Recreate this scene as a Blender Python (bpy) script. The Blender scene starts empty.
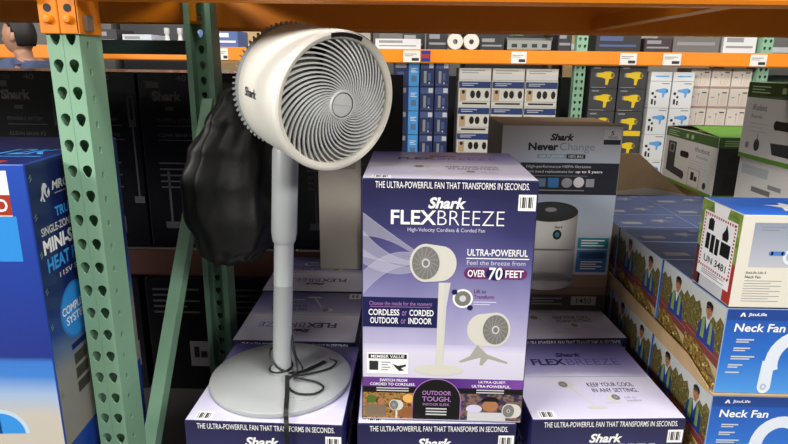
import bpy, bmesh, math, random
from mathutils import Vector, Matrix, noise
random.seed(7)
R = math.radians
scene = bpy.context.scene
COL = scene.collection

# ------------------------------------------------------------------ camera
cam_d = bpy.data.cameras.new('camera'); cam = bpy.data.objects.new('camera', cam_d); COL.objects.link(cam)
cam_d.sensor_width = 36.0; cam_d.lens = 36.0 * 590.0 / 788.0; cam_d.clip_start = 0.05; cam_d.clip_end = 60
P, YW, RL = R(15), R(0.8), R(0.7)
fw = Vector((-math.sin(YW)*math.cos(P), math.cos(YW)*math.cos(P), -math.sin(P)))
rt = Vector((math.cos(YW), math.sin(YW), 0)); up = rt.cross(fw)
r2 = rt*math.cos(RL) + up*math.sin(RL); u2 = -rt*math.sin(RL) + up*math.cos(RL)
cam.matrix_world = Matrix(((r2.x, u2.x, -fw.x, 0), (r2.y, u2.y, -fw.y, 0), (r2.z, u2.z, -fw.z, 1.55), (0, 0, 0, 1)))
scene.camera = cam

# ------------------------------------------------------------------ world, lights, exposure
w = bpy.data.worlds.new('warehouse_air'); scene.world = w; w.use_nodes = True
w.node_tree.nodes['Background'].inputs[0].default_value = (1.0, 0.965, 0.90, 1)
w.node_tree.nodes['Background'].inputs[1].default_value = 0.10
def area(name, loc, target, sx, sy, power, color=(1, .97, .92)):
    l = bpy.data.lights.new(name, 'AREA'); l.shape = 'RECTANGLE'; l.size = sx; l.size_y = sy; l.energy = power; l.color = color
    o = bpy.data.objects.new(name, l); COL.objects.link(o); o.location = loc
    o.rotation_euler = (Vector(target) - Vector(loc)).to_track_quat('-Z', 'Y').to_euler()
    return o
area('aisle_fixture', (-0.3, 0.0, 5.6), (-0.2, 0.6, 0.0), 6.0, 0.35, 270)
area('aisle_fixture_next_row', (-7.0, -5.2, 4.9), (-0.2, 1.2, 1.2), 4.0, 1.2, 840)
area('right_fill_light', (5.0, -5.0, 5.0), (0.2, 1.3, 1.1), 4.0, 1.2, 420)  # fill lamp added at right to brighten the grille and right-hand boxes
area('far_aisle_fixture', (1.0, 3.4, 5.4), (1.0, 4.4, 1.2), 5.0, 0.4, 190)
vs = scene.view_settings
vs.view_transform = 'Standard'; vs.look = 'None'; vs.gamma = 1.0; vs.use_curve_mapping = False; vs.exposure = 0.0

# ------------------------------------------------------------------ materials
def lin(c):
    if isinstance(c, str):
        c = c.lstrip('#'); c = [int(c[i:i+2], 16)/255 for i in (0, 2, 4)]
        c = [x/12.92 if x <= .04045 else ((x+.055)/1.055)**2.4 for x in c]
    return (c[0], c[1], c[2], 1)
MATS = {}
def mat(name, col, rough=.5, metal=0., spec=.5, noise_amt=0., noise_scale=20., bump=0., bump_scale=60., coat=0.):
    if name in MATS: return MATS[name]
    m = bpy.data.materials.new(name); m.use_nodes = True; nt = m.node_tree; b = nt.nodes['Principled BSDF']
    b.inputs['Base Color'].default_value = lin(col); b.inputs['Roughness'].default_value = rough
    b.inputs['Metallic'].default_value = metal; b.inputs['Specular IOR Level'].default_value = spec
    b.inputs['Coat Weight'].default_value = coat
    if noise_amt or bump:
        tc = nt.nodes.new('ShaderNodeTexCoord')
    if noise_amt:
        n = nt.nodes.new('ShaderNodeTexNoise'); n.inputs['Scale'].default_value = noise_scale; n.inputs['Detail'].default_value = 4
        nt.links.new(tc.outputs['Object'], n.inputs['Vector'])
        mr = nt.nodes.new('ShaderNodeMapRange'); mr.inputs[1].default_value = .3; mr.inputs[2].default_value = .7
        mr.inputs[3].default_value = 1-noise_amt; mr.inputs[4].default_value = 1+noise_amt
        nt.links.new(n.outputs['Fac'], mr.inputs[0])
        mx = nt.nodes.new('ShaderNodeVectorMath'); mx.operation = 'SCALE'; mx.inputs[0].default_value = lin(col)[:3]
        nt.links.new(mr.outputs[0], mx.inputs['Scale']); nt.links.new(mx.outputs[0], b.inputs['Base Color'])
    if bump:
        n2 = nt.nodes.new('ShaderNodeTexNoise'); n2.inputs['Scale'].default_value = bump_scale; n2.inputs['Detail'].default_value = 3
        nt.links.new(tc.outputs['Object'], n2.inputs['Vector'])
        bp = nt.nodes.new('ShaderNodeBump'); bp.inputs['Strength'].default_value = bump; bp.inputs['Distance'].default_value = .004
        nt.links.new(n2.outputs['Fac'], bp.inputs['Height']); nt.links.new(bp.outputs[0], b.inputs['Normal'])
    MATS[name] = m; return m
def ramp_mat(name, stops, axis='v', rough=.35, wob=0., wob_scale=3., noise_only=False, nscale=(6, 6), detail=4):
    """printed colour: gradient across the panel (UV), or blotches when noise_only"""
    if name in MATS: return MATS[name]
    m = bpy.data.materials.new(name); m.use_nodes = True; nt = m.node_tree; b = nt.nodes['Principled BSDF']
    b.inputs['Roughness'].default_value = rough
    uv = nt.nodes.new('ShaderNodeTexCoord'); mp = nt.nodes.new('ShaderNodeMapping')
    nt.links.new(uv.outputs['UV'], mp.inputs[0])
    cr = nt.nodes.new('ShaderNodeValToRGB'); e = cr.color_ramp.elements
    while len(e) < len(stops): e.new(.5)
    for k, (p, c) in enumerate(stops): e[k].position = p; e[k].color = lin(c)
    if noise_only:
        mp.inputs['Scale'].default_value = (nscale[0], nscale[1], 1)
        n = nt.nodes.new('ShaderNodeTexNoise'); n.inputs['Scale'].default_value = 1; n.inputs['Detail'].default_value = detail
        n.inputs['Roughness'].default_value = .65
        nt.links.new(mp.outputs[0], n.inputs['Vector']); nt.links.new(n.outputs['Fac'], cr.inputs[0])
    else:
        sp = nt.nodes.new('ShaderNodeSeparateXYZ'); nt.links.new(mp.outputs[0], sp.inputs[0])
        src = sp.outputs['X' if axis == 'u' else 'Y']
        if wob:
            n = nt.nodes.new('ShaderNodeTexNoise'); n.inputs['Scale'].default_value = wob_scale; n.inputs['Detail'].default_value = 2
            nt.links.new(mp.outputs[0], n.inputs['Vector'])
            a = nt.nodes.new('ShaderNodeMath'); a.operation = 'MULTIPLY_ADD'; a.inputs[1].default_value = wob; 
            nt.links.new(n.outputs['Fac'], a.inputs[0]); nt.links.new(src, a.inputs[2])
            s = nt.nodes.new('ShaderNodeMath'); s.operation = 'SUBTRACT'; s.inputs[1].default_value = wob*.5
            nt.links.new(a.outputs[0], s.inputs[0]); src = s.outputs[0]
        nt.links.new(src, cr.inputs[0])
    nt.links.new(cr.outputs[0], b.inputs['Base Color']); MATS[name] = m; return m

GREEN = mat('rack_green_paint', '#86B093', .45, noise_amt=.05, noise_scale=9)
DGREEN = mat('rack_dark_green_paint', '#3E5A50', .5)
ORANGE = mat('rack_orange_paint', '#F08A0C', .42, noise_amt=.04, noise_scale=7)
STEEL = mat('zinc_steel', '#B9BCBB', .3, metal=.9)
BLACK = mat('black_ink', '#0B0B0D', .45)
WHITE = mat('white_ink', '#F2F2F2', .45)
NAVY = mat('navy_ink', '#1A1C4E', .35)
CARD = mat('brown_cardboard', '#B79A70', .8, noise_amt=.08, noise_scale=15)
GREY = mat('grey_ink', '#8C8C90', .5)
LGREY = mat('light_grey_ink', '#C9C9CC', .5)
SILVER = mat('fan_grey_plastic', '#A9ADAE', .38)
CREAM = mat('fan_white_plastic', '#F4F1E8', .36)
DKGREY = mat('dark_grey_plastic', '#2A2C2E', .45)

# ------------------------------------------------------------------ mesh helpers
def tag(o, label=None, cat=None, group=None, kind=None):
    if label: o['label'] = label
    if cat: o['category'] = cat
    if group: o['group'] = group
    if kind: o['kind'] = kind
    return o
def empty(name, loc=(0, 0, 0), rz=0., label=None, cat=None, group=None):
    o = bpy.data.objects.new(name, None); COL.objects.link(o); o.empty_display_size = .05
    o.location = loc; o.rotation_euler = (0, 0, rz); return tag(o, label, cat, group)
class MB:
    def __init__(s): s.v = []; s.f = []; s.m = []; s.uv = []; s.mats = []
    def mi(s, m):
        if m not in s.mats: s.mats.append(m)
        return s.mats.index(m)
    def face(s, pts, m, uv=None):
        i = len(s.v); s.v += [tuple(p) for p in pts]; s.f.append(list(range(i, i+len(pts)))); s.m.append(s.mi(m)); s.uv.append(uv)
    def box(s, x0, x1, y0, y1, z0, z1, m):
        i = len(s.v); s.v += [(x, y, z) for z in (z0, z1) for x, y in ((x0, y0), (x1, y0), (x1, y1), (x0, y1))]
        k = s.mi(m)
        for q in ((3, 2, 1, 0), (4, 5, 6, 7), (0, 1, 5, 4), (1, 2, 6, 5), (2, 3, 7, 6), (3, 0, 4, 7)):
            s.f.append([i+a for a in q]); s.m.append(k); s.uv.append(None)
    def grid(s, rows, m, closed_u=False, closed_v=False):
        i = len(s.v); nr = len(rows); nc = len(rows[0]); k = s.mi(m)
        for r in rows: s.v += [tuple(p) for p in r]
        for a in range(nr if closed_v else nr-1):
            for b in range(nc if closed_u else nc-1):
                s.f.append([i+a*nc+b, i+a*nc+(b+1) % nc, i+((a+1) % nr)*nc+(b+1) % nc, i+((a+1) % nr)*nc+b]); s.m.append(k); s.uv.append(None)
    def lathe(s, prof, m, n=48, cap0=False, cap1=False):   # prof: (radius, z) around +Z
        rows = [[(r*math.cos(t*2*math.pi/n), r*math.sin(t*2*math.pi/n), z) for t in range(n)] for r, z in prof]
        i = len(s.v); s.grid(rows, m, closed_u=True); k = s.mi(m)
        if cap0: s.f.append([i+n-1-t for t in range(n)]); s.m.append(k); s.uv.append(None)
        if cap1: j = i+(len(prof)-1)*n; s.f.append([j+t for t in range(n)]); s.m.append(k); s.uv.append(None)
    def tube(s, pts, r, m, n=8, flat=None, caps=True):
        pts = [Vector(p) for p in pts]; rows = []; N = None
        for k, p in enumerate(pts):
            t = (pts[min(k+1, len(pts)-1)] - pts[max(k-1, 0)]).normalized()
            if N is None: N = t.orthogonal().normalized()
            N = (N - t*N.dot(t)).normalized(); B = t.cross(N)
            rr = r[k] if isinstance(r, (list, tuple)) else r
            rows.append([p + N*rr*math.cos(a*2*math.pi/n)*(flat or 1) + B*rr*math.sin(a*2*math.pi/n) for a in range(n)])
        i = len(s.v); s.grid(rows, m, closed_u=True); k = s.mi(m)
        if caps:
            s.f.append([i+n-1-a for a in range(n)]); s.m.append(k); s.uv.append(None)
            j = i+(len(rows)-1)*n; s.f.append([j+a for a in range(n)]); s.m.append(k); s.uv.append(None)
    def build(s, name, parent=None, smooth=False, bevel=0., matrix=None, angle=40):
        me = bpy.data.meshes.new(name); me.from_pydata(s.v, [], s.f); 
        for m in s.mats: me.materials.append(m)
        me.polygons.foreach_set('material_index', s.m)
        if any(u for u in s.uv):
            ul = me.uv_layers.new(name='UVMap'); k = 0
            for fi, fc in enumerate(s.f):
                for a in range(len(fc)):
                    if s.uv[fi]: ul.data[k].uv = s.uv[fi][a]
                    k += 1
        if bevel or smooth:
            bm = bmesh.new(); bm.from_mesh(me)
            bmesh.ops.remove_doubles(bm, verts=bm.verts, dist=1e-6)
            bmesh.ops.recalc_face_normals(bm, faces=bm.faces)
            if bevel: bmesh.ops.bevel(bm, geom=bm.edges[:], offset=bevel, segments=2, profile=.6, affect='EDGES', clamp_overlap=True)
            if smooth:
                for f in bm.faces: f.smooth = True
                for e in bm.edges:
                    if len(e.link_faces) == 2 and e.calc_face_angle(0) > R(angle): e.smooth = False
            bm.to_mesh(me); bm.free()
        me.update(); o = bpy.data.objects.new(name, me); COL.objects.link(o)
        if parent: o.parent = parent
        if matrix: o.matrix_local = matrix
        return o
def copy_tree(o, parent=None):
    c = o.copy(); COL.objects.link(c)
    if parent: c.parent = parent
    for ch in list(o.children): copy_tree(ch, c)
    return c
def struct(o): o['kind'] = 'structure'; return o

# ------------------------------------------------------------------ lettering and print on faces
TXT = {}
def text_mesh(s, bold=0., shear=0.):
    key = (s, bold, shear)
    if key in TXT: return TXT[key]
    c = bpy.data.curves.new('tmp', 'FONT'); c.body = s; c.resolution_u = 3; c.offset = bold; c.shear = shear; c.fill_mode = 'FRONT'
    o = bpy.data.objects.new('tmp', c); COL.objects.link(o); bpy.context.view_layer.update()
    me = bpy.data.meshes.new_from_object(o.evaluated_get(bpy.context.evaluated_depsgraph_get()))
    vs_ = [tuple(v.co) for v in me.vertices]; fs = [list(p.vertices) for p in me.polygons]
    bpy.data.objects.remove(o); bpy.data.curves.remove(c); bpy.data.meshes.remove(me)
    xs = [v[0] for v in vs_]; ys = [v[1] for v in vs_]
    x0, x1, y0, y1 = min(xs), max(xs), min(ys), max(ys)
    TXT[key] = ([((x-x0)/(x1-x0), (y-y0)/(y1-y0)) for x, y, _ in vs_], fs)
    return TXT[key]
class Print:
    """flat print on one face of a carton; u to the right, v DOWN from the top, both 0..1 of the face"""
    EPS = .00013
    def __init__(s, w, d, h, side):
        s.art = MB(); s.lets = []
        if side == 'front': s.o, s.U, s.V, s.n, s.W, s.H = Vector((-w/2, -d/2, h)), Vector((1, 0, 0)), Vector((0, 0, -1)), Vector((0, -1, 0)), w, h
        elif side == 'left': s.o, s.U, s.V, s.n, s.W, s.H = Vector((-w/2, d/2, h)), Vector((0, -1, 0)), Vector((0, 0, -1)), Vector((-1, 0, 0)), d, h
        elif side == 'right': s.o, s.U, s.V, s.n, s.W, s.H = Vector((w/2, -d/2, h)), Vector((0, 1, 0)), Vector((0, 0, -1)), Vector((1, 0, 0)), d, h
        elif side == 'top': s.o, s.U, s.V, s.n, s.W, s.H = Vector((-w/2, d/2, h)), Vector((1, 0, 0)), Vector((0, -1, 0)), Vector((0, 0, 1)), w, d
    def p(s, u, v, L): return s.o + s.U*(u*s.W) + s.V*(v*s.H) + s.n*(s.EPS*L)
    def rect(s, u0, v0, u1, v1, m, L=1):
        s.art.face([s.p(u0, v1, L), s.p(u1, v1, L), s.p(u1, v0, L), s.p(u0, v0, L)], m, [(0, 0), (1, 0), (1, 1), (0, 1)])
    def poly(s, pts, m, L=1):
        us = [q[0] for q in pts]; vs_ = [q[1] for q in pts]; a, b = min(us), max(us); c, d = min(vs_), max(vs_)
        ar = sum(pts[i][0]*pts[(i+1) % len(pts)][1]-pts[(i+1) % len(pts)][0]*pts[i][1] for i in range(len(pts)))
        if ar > 0: pts = pts[::-1]
        s.art.face([s.p(u, v, L) for u, v in pts], m, [((u-a)/(b-a), 1-(v-c)/(d-c)) for u, v in pts])
    def ell(s, cu, cv, ru, rv=None, m=None, L=1, rot=0., n=28, a0=0, a1=360):
        """radii in fractions of the face WIDTH"""
        rv = ru if rv is None else rv; q = []
        full = a1-a0 >= 360
        for k in range(n if full else n+1):
            t = R(a0+(a1-a0)*k/n); x = ru*math.cos(t); y = rv*math.sin(t)
            q.append((cu + x*math.cos(rot)-y*math.sin(rot), cv + (x*math.sin(rot)+y*math.cos(rot))*s.W/s.H))
        s.poly(q, m, L)
    def line(s, pts, wd, m, L=1):
        for (a, b), (c, d) in zip(pts[:-1], pts[1:]):
            A = Vector((a*s.W, b*s.H)); B = Vector((c*s.W, d*s.H)); t = (B-A).normalized(); nn = Vector((-t.y, t.x))*wd*s.W/2
            s.poly([((q.x)/s.W, q.y/s.H) for q in (A-nn, B-nn, B+nn, A+nn)], m, L)
    def text(s, t, u0, v0, u1, v1, m, L=4, bold=.0, shear=0., flip=False):
        vs_, fs = text_mesh(t, bold, shear); lt = MB(); s.lets.append(lt); i = 0; k = lt.mi(m)
        for x, y in vs_:
            if flip: x, y = 1-x, 1-y
            lt.v.append(tuple(s.p(u0+(u1-u0)*x, v1+(v0-v1)*y, L)))
        for f in fs: lt.f.append([i+a for a in f]); lt.m.append(k); lt.uv.append(None)
    def build(s, root, an='printed_panel', ln='lettering', back=None):
        if back: s.rect(.01, .01, .99, .99, back, .5)
        par = s.art.build(an, root) if s.art.f else root
        for lt in s.lets: lt.build(ln, par)
    def barcode(s, u0, v0, u1, v1, L=3):
        s.rect(u0, v0, u1, v1, WHITE, L)
        for k in range(7):
            a = u0+(u1-u0)*(.1+.115*k); s.rect(a, v0+(v1-v0)*.15, a+(u1-u0)*(.035+.03*((k*5) % 3)), v0+(v1-v0)*.82, BLACK, L+1)
    def lines(s, u0, v0, u1, n, dv, m, L=3, th=.4, jag=True):
        for k in range(n):
            e = u1-(u1-u0)*(.28 if jag and k % 2 else .0); s.rect(u0, v0+k*dv, e, v0+k*dv+dv*th, m, L)
def carton(name, w, d, h, m, loc=(0, 0, 0), rz=0., label=None, cat='carton', group=None, bev=.0025, topm=None):
    root = empty(name, loc, rz, label, cat, group)
    b = MB(); b.box(-w/2, w/2, -d/2, d/2, 0, h, m); b.build('body', root, bevel=bev, smooth=False)
    if topm:
        t = MB(); e = .003; t.face([(-w/2+e, -d/2+e, h+.0002), (w/2-e, -d/2+e, h+.0002), (w/2-e, d/2-e, h+.0002), (-w/2+e, d/2-e, h+.0002)], topm, [(0, 0), (1, 0), (1, 1), (0, 1)]); t.build('top_panel', root)
    return root

# ------------------------------------------------------------------ the setting
FLOOR = .057
b = MB(); b.box(-7, 8, -6, 10, FLOOR-.1, FLOOR, mat('polished_concrete', '#5E5C59', .35, noise_amt=.1, noise_scale=2)); struct(b.build('floor'))
b = MB(); b.box(-7, 8, 9.6, 9.8, FLOOR, 7, mat('far_wall_paint', '#7C7772', .8)); struct(b.build('wall_back'))
def pallet(loc, w, d, label):
    root = empty('wooden_pallet', loc, 0, label, 'pallet', 'pallets on the floor'); m = mat('pallet_wood', '#9C7E58', .8, noise_amt=.15, noise_scale=8)
    for k in range(3):
        q = MB(); y = -d/2 + .05 + k*(d-.1)/2; q.box(-w/2, w/2, y-.05, y+.05, .02, .12, m); q.build('stringer', root)
    for k in range(7):
        x = -w/2+.05+k*(w-.1)/6
        q = MB(); q.box(x-.045, x+.045, -d/2, d/2, .12, .145, m); q.build('plank', root)
    for k in range(3):
        x = -w/2+.05+k*(w-.1)/2
        q = MB(); q.box(x-.045, x+.045, -d/2, d/2, 0, .02, m); q.build('plank', root)
pallet((.085, 1.76, FLOOR), 1.2, 1.17, 'wooden pallet under the purple fan cartons')
pallet((1.28, 1.76, FLOOR), 1.16, 1.17, 'wooden pallet under the neck fan boxes')

# ------------------------------------------------------------------ pallet racking
def hole_cell(mb, frame, u0, u1, v0, v1, hu, hv, shape, m, depth=.003):
    """rectangular cell of a folded steel face with one punched hole"""
    O, U, V, N = frame
    cu, cv = hu, hv
    ang = sorted(set([math.atan2(y-cv, x-cu) for x in (u0, u1) for y in (v0, v1)] + [k*math.pi/8-math.pi+.01 for k in range(16)]))
    out, inn = [], []
    for a in ang:
        c, s_ = math.cos(a), math.sin(a)
        t = min([((u1 if c > 0 else u0)-cu)/c if abs(c) > 1e-6 else 9, ((v1 if s_ > 0 else v0)-cv)/s_ if abs(s_) > 1e-6 else 9])
        out.append((cu+c*t, cv+s_*t))
        r = shape(a); inn.append((cu+c*r, cv+s_*r))
    pt = lambda q, dd=0: O + U*q[0] + V*q[1] - N*dd
    n = len(ang)
    for k in range(n):
        j = (k+1) % n
        mb.face([pt(out[k]), pt(out[j]), pt(inn[j]), pt(inn[k])], m)
        mb.face([pt(inn[k]), pt(inn[j]), pt(inn[j], depth), pt(inn[k], depth)], m)
def tear(a, big=.0096, tip=.0168):
    d = math.atan2(math.sin(a+math.pi/2), math.cos(a+math.pi/2))
    return big + (tip-big)*math.exp(-(d/.48)**2)
def slot(a, hw=.0042, hh=.0066):
    c, s_ = abs(math.cos(a)), abs(math.sin(a)); return min(hw/c if c > 1e-6 else 9, hh/s_ if s_ > 1e-6 else 9)
def column(name, parent, x0, x1, y0, y1, z0, z1, m, open_front=False):
    mb = MB(); X, Yv, Zv = Vector((1, 0, 0)), Vector((0, 1, 0)), Vector((0, 0, 1)); W = x1-x0; D = y1-y0
    n = int((z1-z0)/.0508); xm = (x0+x1)/2; g = .0007
    for k in range(n):
        a, b_ = z0+k*.0508, z0+(k+1)*.0508
        fr = (Vector((0, y0, 0)), X, Zv, Vector((0, -1, 0)))
        hole_cell(mb, fr, x0, xm-g, a, b_, x0+W*.27, (a+b_)/2+.003, tear, m)
        hole_cell(mb, fr, xm+g, x1, a, b_, x0+W*.75, (a+b_)/2+.003, tear, m)
        fr = (Vector((x1, 0, 0)), Yv, Zv, Vector((1, 0, 0)))
        hole_cell(mb, fr, y0, y1, a, b_, y0+D*.36, (a+b_)/2-.012, slot, m)
    zt = z0+n*.0508
    mb.box(xm-g, xm+g, y0+.0004, y0+.002, z0, zt, m)               # pressed groove between the two hole rows
    mb.box(x0, x0+.003, y0+.0001, y1, z0, zt, m)                    # left web
    lip = .018 if open_front else W/2-.0015  # unseen closed back, lips widened to keep light out of the holes
    mb.box(x0+.003, x0+lip, y1-.003, y1, z0, zt, m); mb.box(x1-lip, x1-.0001, y1-.003, y1, z0, zt, m)
    if open_front: mb.v = [(x, y0+y1-y, z) for x, y, z in mb.v]; mb.f = [f[::-1] for f in mb.f]
    return mb.build(name, parent)
def rack_frame(root, loc_x0, w, yf, yr, dep, zc=2.6, braces=True):
    column('column', root, loc_x0, loc_x0+w, yf, yf+dep, FLOOR+.034, zc, GREEN)
    column('column', root, loc_x0-(.03 if braces else 0), loc_x0+w-(.006 if braces else 0), yr, yr+dep, FLOOR+.034, zc, GREEN, open_front=braces)
    xc = loc_x0+w/2
    if braces:
        for z in (.2, 1.95):
            q = MB(); q.box(xc-.018, xc+.018, yf+dep-.01, yr+.01, z, z+.037, GREEN); q.build('strut', root, bevel=.003)
        a = Vector((xc, yf+dep-.01, .46)); c = Vector((xc, yr+.01, 1.42)); t = (c-a).normalized(); nn = Vector((0, -t.z, t.y))*.021; s_ = Vector((.017, 0, 0))
        q = MB(); rows = [[p-nn-s_, p-nn+s_, p+nn+s_, p+nn-s_] for p in (a, c)]; q.grid(rows, GREEN, closed_u=True); q.build('diagonal_brace', root)
    for yy in (yf, yr):
        q = MB(); q.box(loc_x0-.02, loc_x0+w+.02, yy-.02, yy+dep+.02, FLOOR, FLOOR+.034, GREEN); q.build('foot_plate', root, bevel=.003)
UX0, UW, UYF, UYR, UD = -.674, .062, 1.15, 1.965, .085
def connector(parent, x0, x1, y, z0, z1, side_x=None, side_y1=None):
    q = MB(); q.box(x0, x1, y-.006, y, z0, z1, ORANGE); q.build('connector_plate', parent, bevel=.002)
    if side_x is not None:
        q = MB(); q.box(side_x, side_x+.006, y-.006, side_y1, z0, z1, ORANGE); q.build('connector_plate', parent, bevel=.0015)
    xc = (x0+x1)/2
    for zz in (z0+.026, z0+.128):
        q = MB(); q.lathe([(.0085, 0), (.0085, .004), (.006, .008), (.0, .009)], ORANGE, 14, cap0=True)
        q.build('pin', parent, smooth=True, matrix=Matrix.Translation((xc, y-.006, zz)) @ Matrix.Rotation(R(90), 4, 'X'))
    for zz in (z0+.046, z0+.148):
        q = MB(); q.lathe([(.0, .0), (.0072, .0), (.0072, .0008), (0, .0008)], BLACK, 16)
        q.build('bolt_hole', parent, matrix=Matrix.Translation((xc, y-.0062, zz)) @ Matrix.Rotation(R(90), 4, 'X'))
def beam(root, x0, x1, y, z0, h=.125, depth=.045, conn=None, m=None):
    m = m or ORANGE
    prof = [(0, h), (0, .010), (.003, .003), (.010, 0), (depth, 0), (depth, .012), (depth-.003, .012), (depth-.003, .003), (.010, .003), (.003, .010), (.003, h-.03), (.02, h-.03), (.02, h)]
    q = MB(); rows = [[(x, y+a, z0+b_) for a, b_ in prof] for x in (x0, x1)]; q.grid(rows, m, closed_u=True)
    q.face([(x0, y+a, z0+b_) for a, b_ in prof], m); q.face([(x1, y+a, z0+b_) for a, b_ in prof][::-1], m)
    o = q.build('beam', root)
    if conn: conn(o)
    return o
def deck(root, a, c, y0, y1, z, n, m):
    st = (y1-y0)/n
    for j in range(n):
        q = MB(); q.box(a, c, y0+j*st, y0+(j+1)*st-.004, z, z+.018, m); q.build('deck_plank', root)
rk = empty('pallet_rack', (0, 0, 0), 0, 'green and orange pallet rack framing the fan display', 'rack')
rack_frame(rk, UX0, UW, UYF, UYR, UD)
g = .0008
beam(rk, UX0+UW+.008, 2.4, 1.118, 1.656, conn=lambda r: connector(r, UX0+UW/2+g, UX0+UW+.006, UYF, 1.597, 1.80, side_x=UX0+UW+.0005, side_y1=UYF+UD*.9))
beam(rk, -2.4, UX0-.008, 1.118, 1.656, conn=lambda r: connector(r, UX0-.006, UX0+UW/2-g, UYF, 1.597, 1.80))
beam(rk, UX0+UW+.002, 2.4, UYR+.04, 1.648, h=.115); beam(rk, -2.4, UX0-.002, UYR+.04, 1.668, h=.115)
o = MB(); o.box(-.0045, .0045, -.012, .012, -.014, .014, STEEL); o = o.build('locking_clip', rk, bevel=.002); o.location = (UX0+UW+.0115, UYF+.018, 1.617)
o = MB(); o.box(-1.06, UX0-.004, UYR+.10, UYR+.14, 1.572, 1.618, DGREEN); o.build('tie_bar', rk, bevel=.003)
for x in (.62, 1.62):
    q = MB(); q.box(x-.02, x+.02, 1.165, UYR+.04, 1.662, 1.70, ORANGE); q.build('support_bar', rk, bevel=.002)
beam(rk, -2.4, .62, 3.2, 1.775, h=.115); deck(rk, -2.4, .62, 2.06, 3.2, 1.86, 7, CARD); column('column', rk, .56, .62, 3.25, 3.33, 1.7, 2.6, GREEN); column('column', rk, UX0, UX0+UW, 3.25, 3.33, FLOOR, 2.6, GREEN)  # rear deck, beam and columns added out of view to block far-aisle light
deck(rk, UX0+UW+.02, 2.38, 1.16, 2.04, 1.782, 6, CARD); deck(rk, -2.38, UX0-.02, 1.16, 2.04, 1.782, 6, CARD)

# ------------------------------------------------------------------ purple fan cartons
PUR = mat('carton_purple_board', '#2C2B58', .34)
FRONTG = ramp_mat('carton_front_gradient', [(0, '#C6C3D8'), (.32, '#BCB8D6'), (.5, '#918DBA'), (.68, '#5A588C'), (.82, '#363666'), (.93, '#28284F'), (1, '#212145')], wob=.2, wob_scale=2.0, rough=.33)
TOPG = ramp_mat('carton_top_gradient', [(0, '#D9D6EA'), (.25, '#CFCBE6'), (.5, '#DDDAEC'), (.56, '#B0ACD4'), (.75, '#8781BA'), (1, '#4E4886')], wob=.12, wob_scale=2.5, rough=.3)
LAV = mat('pale_lavender_ink', '#CFCBE4', .4)
VIO = mat('violet_ink', '#5B2C84', .35)
PINK = mat('mauve_ink', '#A878B8', .4)
MAG = mat('plum_ink', '#6A2A63', .4)
CREAMI = mat('cream_ink', '#D2CFC6', .4)
MIDG = mat('taupe_grey_ink', '#77756F', .4)
WARMPH = ramp_mat('evening_photo_ink', [(.25, '#1C1210'), (.42, '#6B4424'), (.52, '#B98A4A'), (.6, '#4A3B2A'), (.72, '#D9C08A'), (.85, '#2E4632')], noise_only=True, nscale=(9, 5))
DARKPH = ramp_mat('bedtime_photo_ink', [(.25, '#0F1018'), (.45, '#3A3550'), (.55, '#8B6A5C'), (.65, '#2C2434'), (.8, '#A79A8E')], noise_only=True, nscale=(6, 3.5))
SKIN_I = mat('skin_tone_ink', '#A8734F', .5)
SWOOSH = ramp_mat('pale_swoosh_ink', [(0, '#7C76BE'), (1, '#A9A5D8')], axis='u')
VEIL = mat('translucent_white_veil', '#E8E6F6', .4); VEIL.node_tree.nodes['Principled BSDF'].inputs['Alpha'].default_value = .26
CW, CD, CH = .362, .385, .560
def mini_fan(p, cx, cy, r, L=2, stand=None, face=1):
    """printed picture of the drum fan; r in face widths; face=-1 looks left"""
    k = p.W/p.H
    bx = cx + face*-.75*r
    pts = []
    for t in range(13):
        a = R(90+180*t/12) if face > 0 else R(90-180*t/12); pts.append((bx+.78*r*math.cos(a), cy+(.02*r+.92*r*math.sin(-a))*k))
    pts2 = [(cx+.0*r, cy+r*k), (cx, cy-r*k)]
    p.poly(pts[::1]+([(cx, cy+1.0*r*k), (cx, cy-1.0*r*k)]), CREAMI, L)
    p.ell(cx, cy, .80*r, 1.0*r, CREAMI, L+1); p.ell(cx, cy, .72*r, .9*r, LGREY, L+2); p.ell(cx, cy, .68*r, .86*r, MIDG, L+3)
    for a in range(0, 360, 24):
        c, s_ = math.cos(R(a)), math.sin(R(a)); c2, s2 = math.cos(R(a+35)), math.sin(R(a+35))
        p.line([(cx+.2*r*c, cy+.22*r*s_*k), (cx+.64*r*c2, cy+.82*r*s2*k)], .05*r, GREY, L+4)
    p.ell(cx, cy, .2*r, .24*r, LGREY, L+5); p.ell(cx, cy, .13*r, .16*r, MIDG, L+6)
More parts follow.
